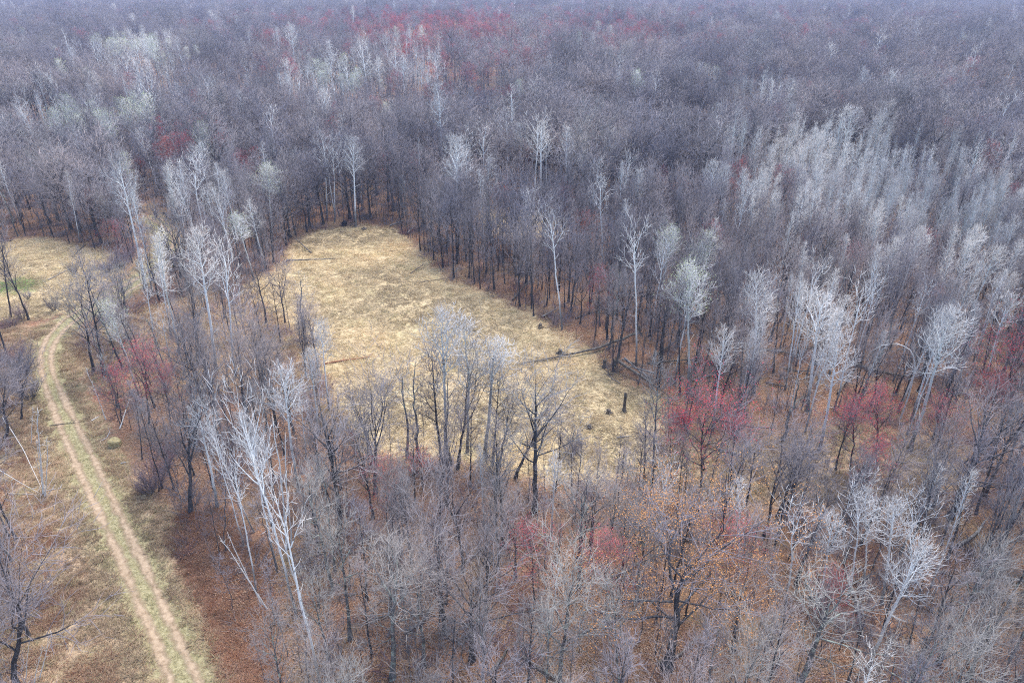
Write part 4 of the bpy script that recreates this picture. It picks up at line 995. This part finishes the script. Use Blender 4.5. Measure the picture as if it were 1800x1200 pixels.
# ------------------------------------------------------------------ the two people at the far end of the track
def person(p, joints, radii, edges, facing, label, shirt, pants, hat, headpos):
    x, y = ground(*p)
    me_ = bpy.data.meshes.new("body"); me_.from_pydata(joints, edges, []); 
    o_ = bpy.data.objects.new("person", me_); COL.objects.link(o_); o_.location = (x,y,0); o_.rotation_euler = (0,0,facing)
    sk = o_.modifiers.new("skin", 'SKIN')
    for i, r in enumerate(radii): me_.skin_vertices[0].data[i].radius = (r, r)
    me_.skin_vertices[0].data[0].use_root = True
    ss = o_.modifiers.new("smooth", 'SUBSURF'); ss.levels = 1; ss.render_levels = 1
    m_, nt_, b_ = new_mat("clothing"); tc = nt_.nodes.new("ShaderNodeTexCoord"); sx_ = nt_.nodes.new("ShaderNodeSeparateXYZ"); nt_.links.new(tc.outputs["Object"], sx_.inputs[0])
    nt_.links.new(ramp(nt_, mth(nt_, 'DIVIDE', sx_.outputs[2], 2.0), [(0.0,pants),(0.46,pants),(0.47,shirt),(0.9,shirt)]), b_.inputs["Base Color"]); me_.materials.append(m_)
    def ball(nm, c, r, col, sc=(1,1,1)):
        import bmesh
        bm = bmesh.new(); bmesh.ops.create_uvsphere(bm, u_segments=12, v_segments=8, radius=r)
        for v in bm.verts: v.co = Vector((v.co.x*sc[0]+c[0], v.co.y*sc[1]+c[1], v.co.z*sc[2]+c[2]))
        m2 = bpy.data.meshes.new(nm); bm.to_mesh(m2); bm.free(); mm, n3, b3 = new_mat(nm); b3.inputs["Base Color"].default_value = (*col,1); m2.materials.append(mm)
        q = bpy.data.objects.new(nm, m2); COL.objects.link(q); q.parent = o_
    hp = headpos
    if hat: ball('hat', (hp[0],hp[1],hp[2]+.07), .125, hat, (1.25,1.25,.7))
    else: ball('hair', (hp[0],hp[1],hp[2]+.04), .12, (0.03,0.025,0.02), (1,1.05,.9))
    o_['label'] = label; o_['category'] = 'person'
st_j = [(0,0,.95),(0,0,1.15),(0,0,1.42),(0,0,1.52),(0,-.02,1.66),(.1,0,.9),(.12,-.03,.5),(.12,0,.08),(.12,-.18,.04),(-.1,0,.9),(-.12,.03,.5),(-.14,.05,.08),(-.14,-.12,.04),(.2,0,1.42),(.27,.02,1.15),(.24,-.14,.92),(.23,-.2,.84),(-.2,0,1.42),(-.27,.02,1.15),(-.24,-.12,.92),(-.23,-.18,.84)]
st_r = [.15,.14,.13,.06,.1,.1,.07,.05,.045,.1,.07,.05,.045,.07,.055,.04,.035,.07,.055,.04,.035]
st_e = [(0,1),(1,2),(2,3),(3,4),(0,5),(5,6),(6,7),(7,8),(0,9),(9,10),(10,11),(11,12),(2,13),(13,14),(14,15),(15,16),(2,17),(17,18),(18,19),(19,20)]
person((275,385), st_j, st_r, st_e, .6, "person in dark clothes and white hat standing on the far track", (0.012,0.014,0.03), (0.03,0.03,0.04), (0.8,0.8,0.8), (0,-.02,1.66))
bd_j = [(0,0,.85),(-.15,0,1.02),(-.38,0,1.16),(-.47,0,1.16),(-.6,0,1.1),(0,.1,.82),(-.08,.13,.46),(0,.13,.08),(-.17,.13,.04),(0,-.1,.82),(.08,-.13,.46),(.14,-.13,.08),(-.03,-.13,.04),(-.38,.2,1.12),(-.46,.24,.86),(-.56,.2,.62),(-.6,.18,.54),(-.38,-.2,1.12),(-.46,-.24,.86),(-.58,-.2,.64),(-.62,-.18,.56)]
person((293,384), bd_j, st_r, st_e, .2, "person in black bending forward beside the standing one", (0.01,0.01,0.015), (0.015,0.015,0.02), None, (-.6,0,1.1))
# grey camouflaged gear pile the second person bends to: a low brush heap
rg = np.random.default_rng(77); g = Geo(); N = 160; an = rg.uniform(0,6.28,N); st = np.stack([rg.normal(size=N)*.9, rg.normal(size=N)*.6, rg.uniform(0,.4,N)],1); d = np.stack([np.cos(an),np.sin(an),rg.uniform(-.1,.7,N)],1)
g.tubes(line(st, d, rg.uniform(.8,2.2,N), 3, -.1, .12, rg), np.tile([.035,.03,.02,.01],(N,1)), 4); x, y = ground(318,384)
o_ = bpy.data.objects.new('brush_pile', g.mesh("brush_pile",[M['bark_grey']])); COL.objects.link(o_); o_.location = (x,y,0); o_['label'] = "dark brush pile beside the bending person"; o_['category'] = 'brush pile'

# ------------------------------------------------------------------ labels
ORD = ['first','second','third','fourth','fifth','sixth','seventh','eighth','ninth','tenth','eleventh','twelfth','thirteenth','fourteenth','fifteenth','sixteenth','seventeenth','eighteenth','nineteenth','twentieth']
def zone(px, py):
    if py > 1200: row = "below the bottom edge"
    elif py > 1080: row = "at the photo's bottom"
    elif py > 980: row = "in the near wood"
    elif py > 900: row = "behind the nearest trees"
    elif py > 820: row = "nearer than the meadow"
    elif py > 740: row = "level with the meadow's end"
    elif py > 670: row = "level with the crossed logs"
    elif py > 600: row = "level with the long log"
    elif py > 540: row = "level with the track's bend"
    elif py > 480: row = "level with the meadow's middle"
    elif py > 430: row = "by the meadow's far part"
    else: row = "beyond the meadow's far end"
    cols = [(120,"by the left edge"),(330,"around the track"),(520,"between track and meadow"),(700,"under the dead tree"),(860,"below the aspens"),(1010,"below the leaning oak"),(1180,"by the meadow's tip"),(1320,"around the widest maple"),(1460,"by the gnarled tree"),(1600,"around the bent sapling"),(1720,"near the mossy tree"),(9999,"by the right edge")]
    for c_, s_ in cols:
        if px < c_: return row, s_
KW = {'oak':'bare grey tree','wide':'bare broad tree','lichen':'pale lichened tree','birch':'white birch','aspen':'pale aspen','maple':'red maple','green':'budding tree','dryoak':'dry-leaved oak','sapling':'thin sapling','snag':'dead tree','pole':'white pole'}
GRP = {'bare_tree':'bare grey trees around the meadow','birch_tree':'white birches and aspens around the meadow','red_maple':'red budding maples in the wood','budding_tree':'pale green budding trees','sapling':'thin saplings under the trees','dry_leaved_oak':'oaks with dry orange leaves','dead_tree':'knobbly dead trees','birch_pole':'bare white birch poles'}
cells = {}
KW['log'] = 'thin fallen log'; GRP['fallen_log'] = 'thin fallen logs in the woods'
for t in TREES+RLOG:
    t['o']['group'] = GRP[t['name']]
    if t['label']: t['o']['label'] = t['label']; continue
    px, py, _ = project(t['x'], t['y'])
    cells.setdefault((KW[t['kind']], *zone(px, py)), []).append((float(px), t))
for (kw, row, colm), lst in cells.items():
    lst.sort(key=lambda a: a[0])
    for i, (px, t) in enumerate(lst):
        pre = ORD[min(i, 19)]+' ' if len(lst) > 1 else ''
        t['o']['label'] = f"{pre}{kw} {'from the left ' if len(lst) > 1 else ''}{row}, {colm}"
print('TREES', len(TREES), 'maxcell', max(len(v) for v in cells.values()), 'maxwords', max(len(t['o']['label'].split()) for t in TREES))

# ------------------------------------------------------------------ haze
import bmesh
bm = bmesh.new(); bmesh.ops.create_cube(bm, size=1.0)
me = bpy.data.meshes.new("haze"); bm.to_mesh(me); bm.free()
hz = bpy.data.objects.new("haze", me); COL.objects.link(hz); hz['kind'] = 'stuff'; hz['label'] = "thin bluish haze over the far forest"; hz['category'] = 'haze'
hz.scale = (13000, 7000, 46); hz.location = (0, 3100, 21.7)
m = bpy.data.materials.new("haze_air"); m.use_nodes = True; nt = m.node_tree; nt.nodes.clear()
pv = nt.nodes.new("ShaderNodeVolumePrincipled"); out = nt.nodes.new("ShaderNodeOutputMaterial"); nt.links.new(pv.outputs[0], out.inputs[1])
pv.inputs["Color"].default_value = (0.62, 0.68, 0.98, 1); pv.inputs["Density"].default_value = 0.00025; pv.inputs["Anisotropy"].default_value = 0.0
me.materials.append(m)
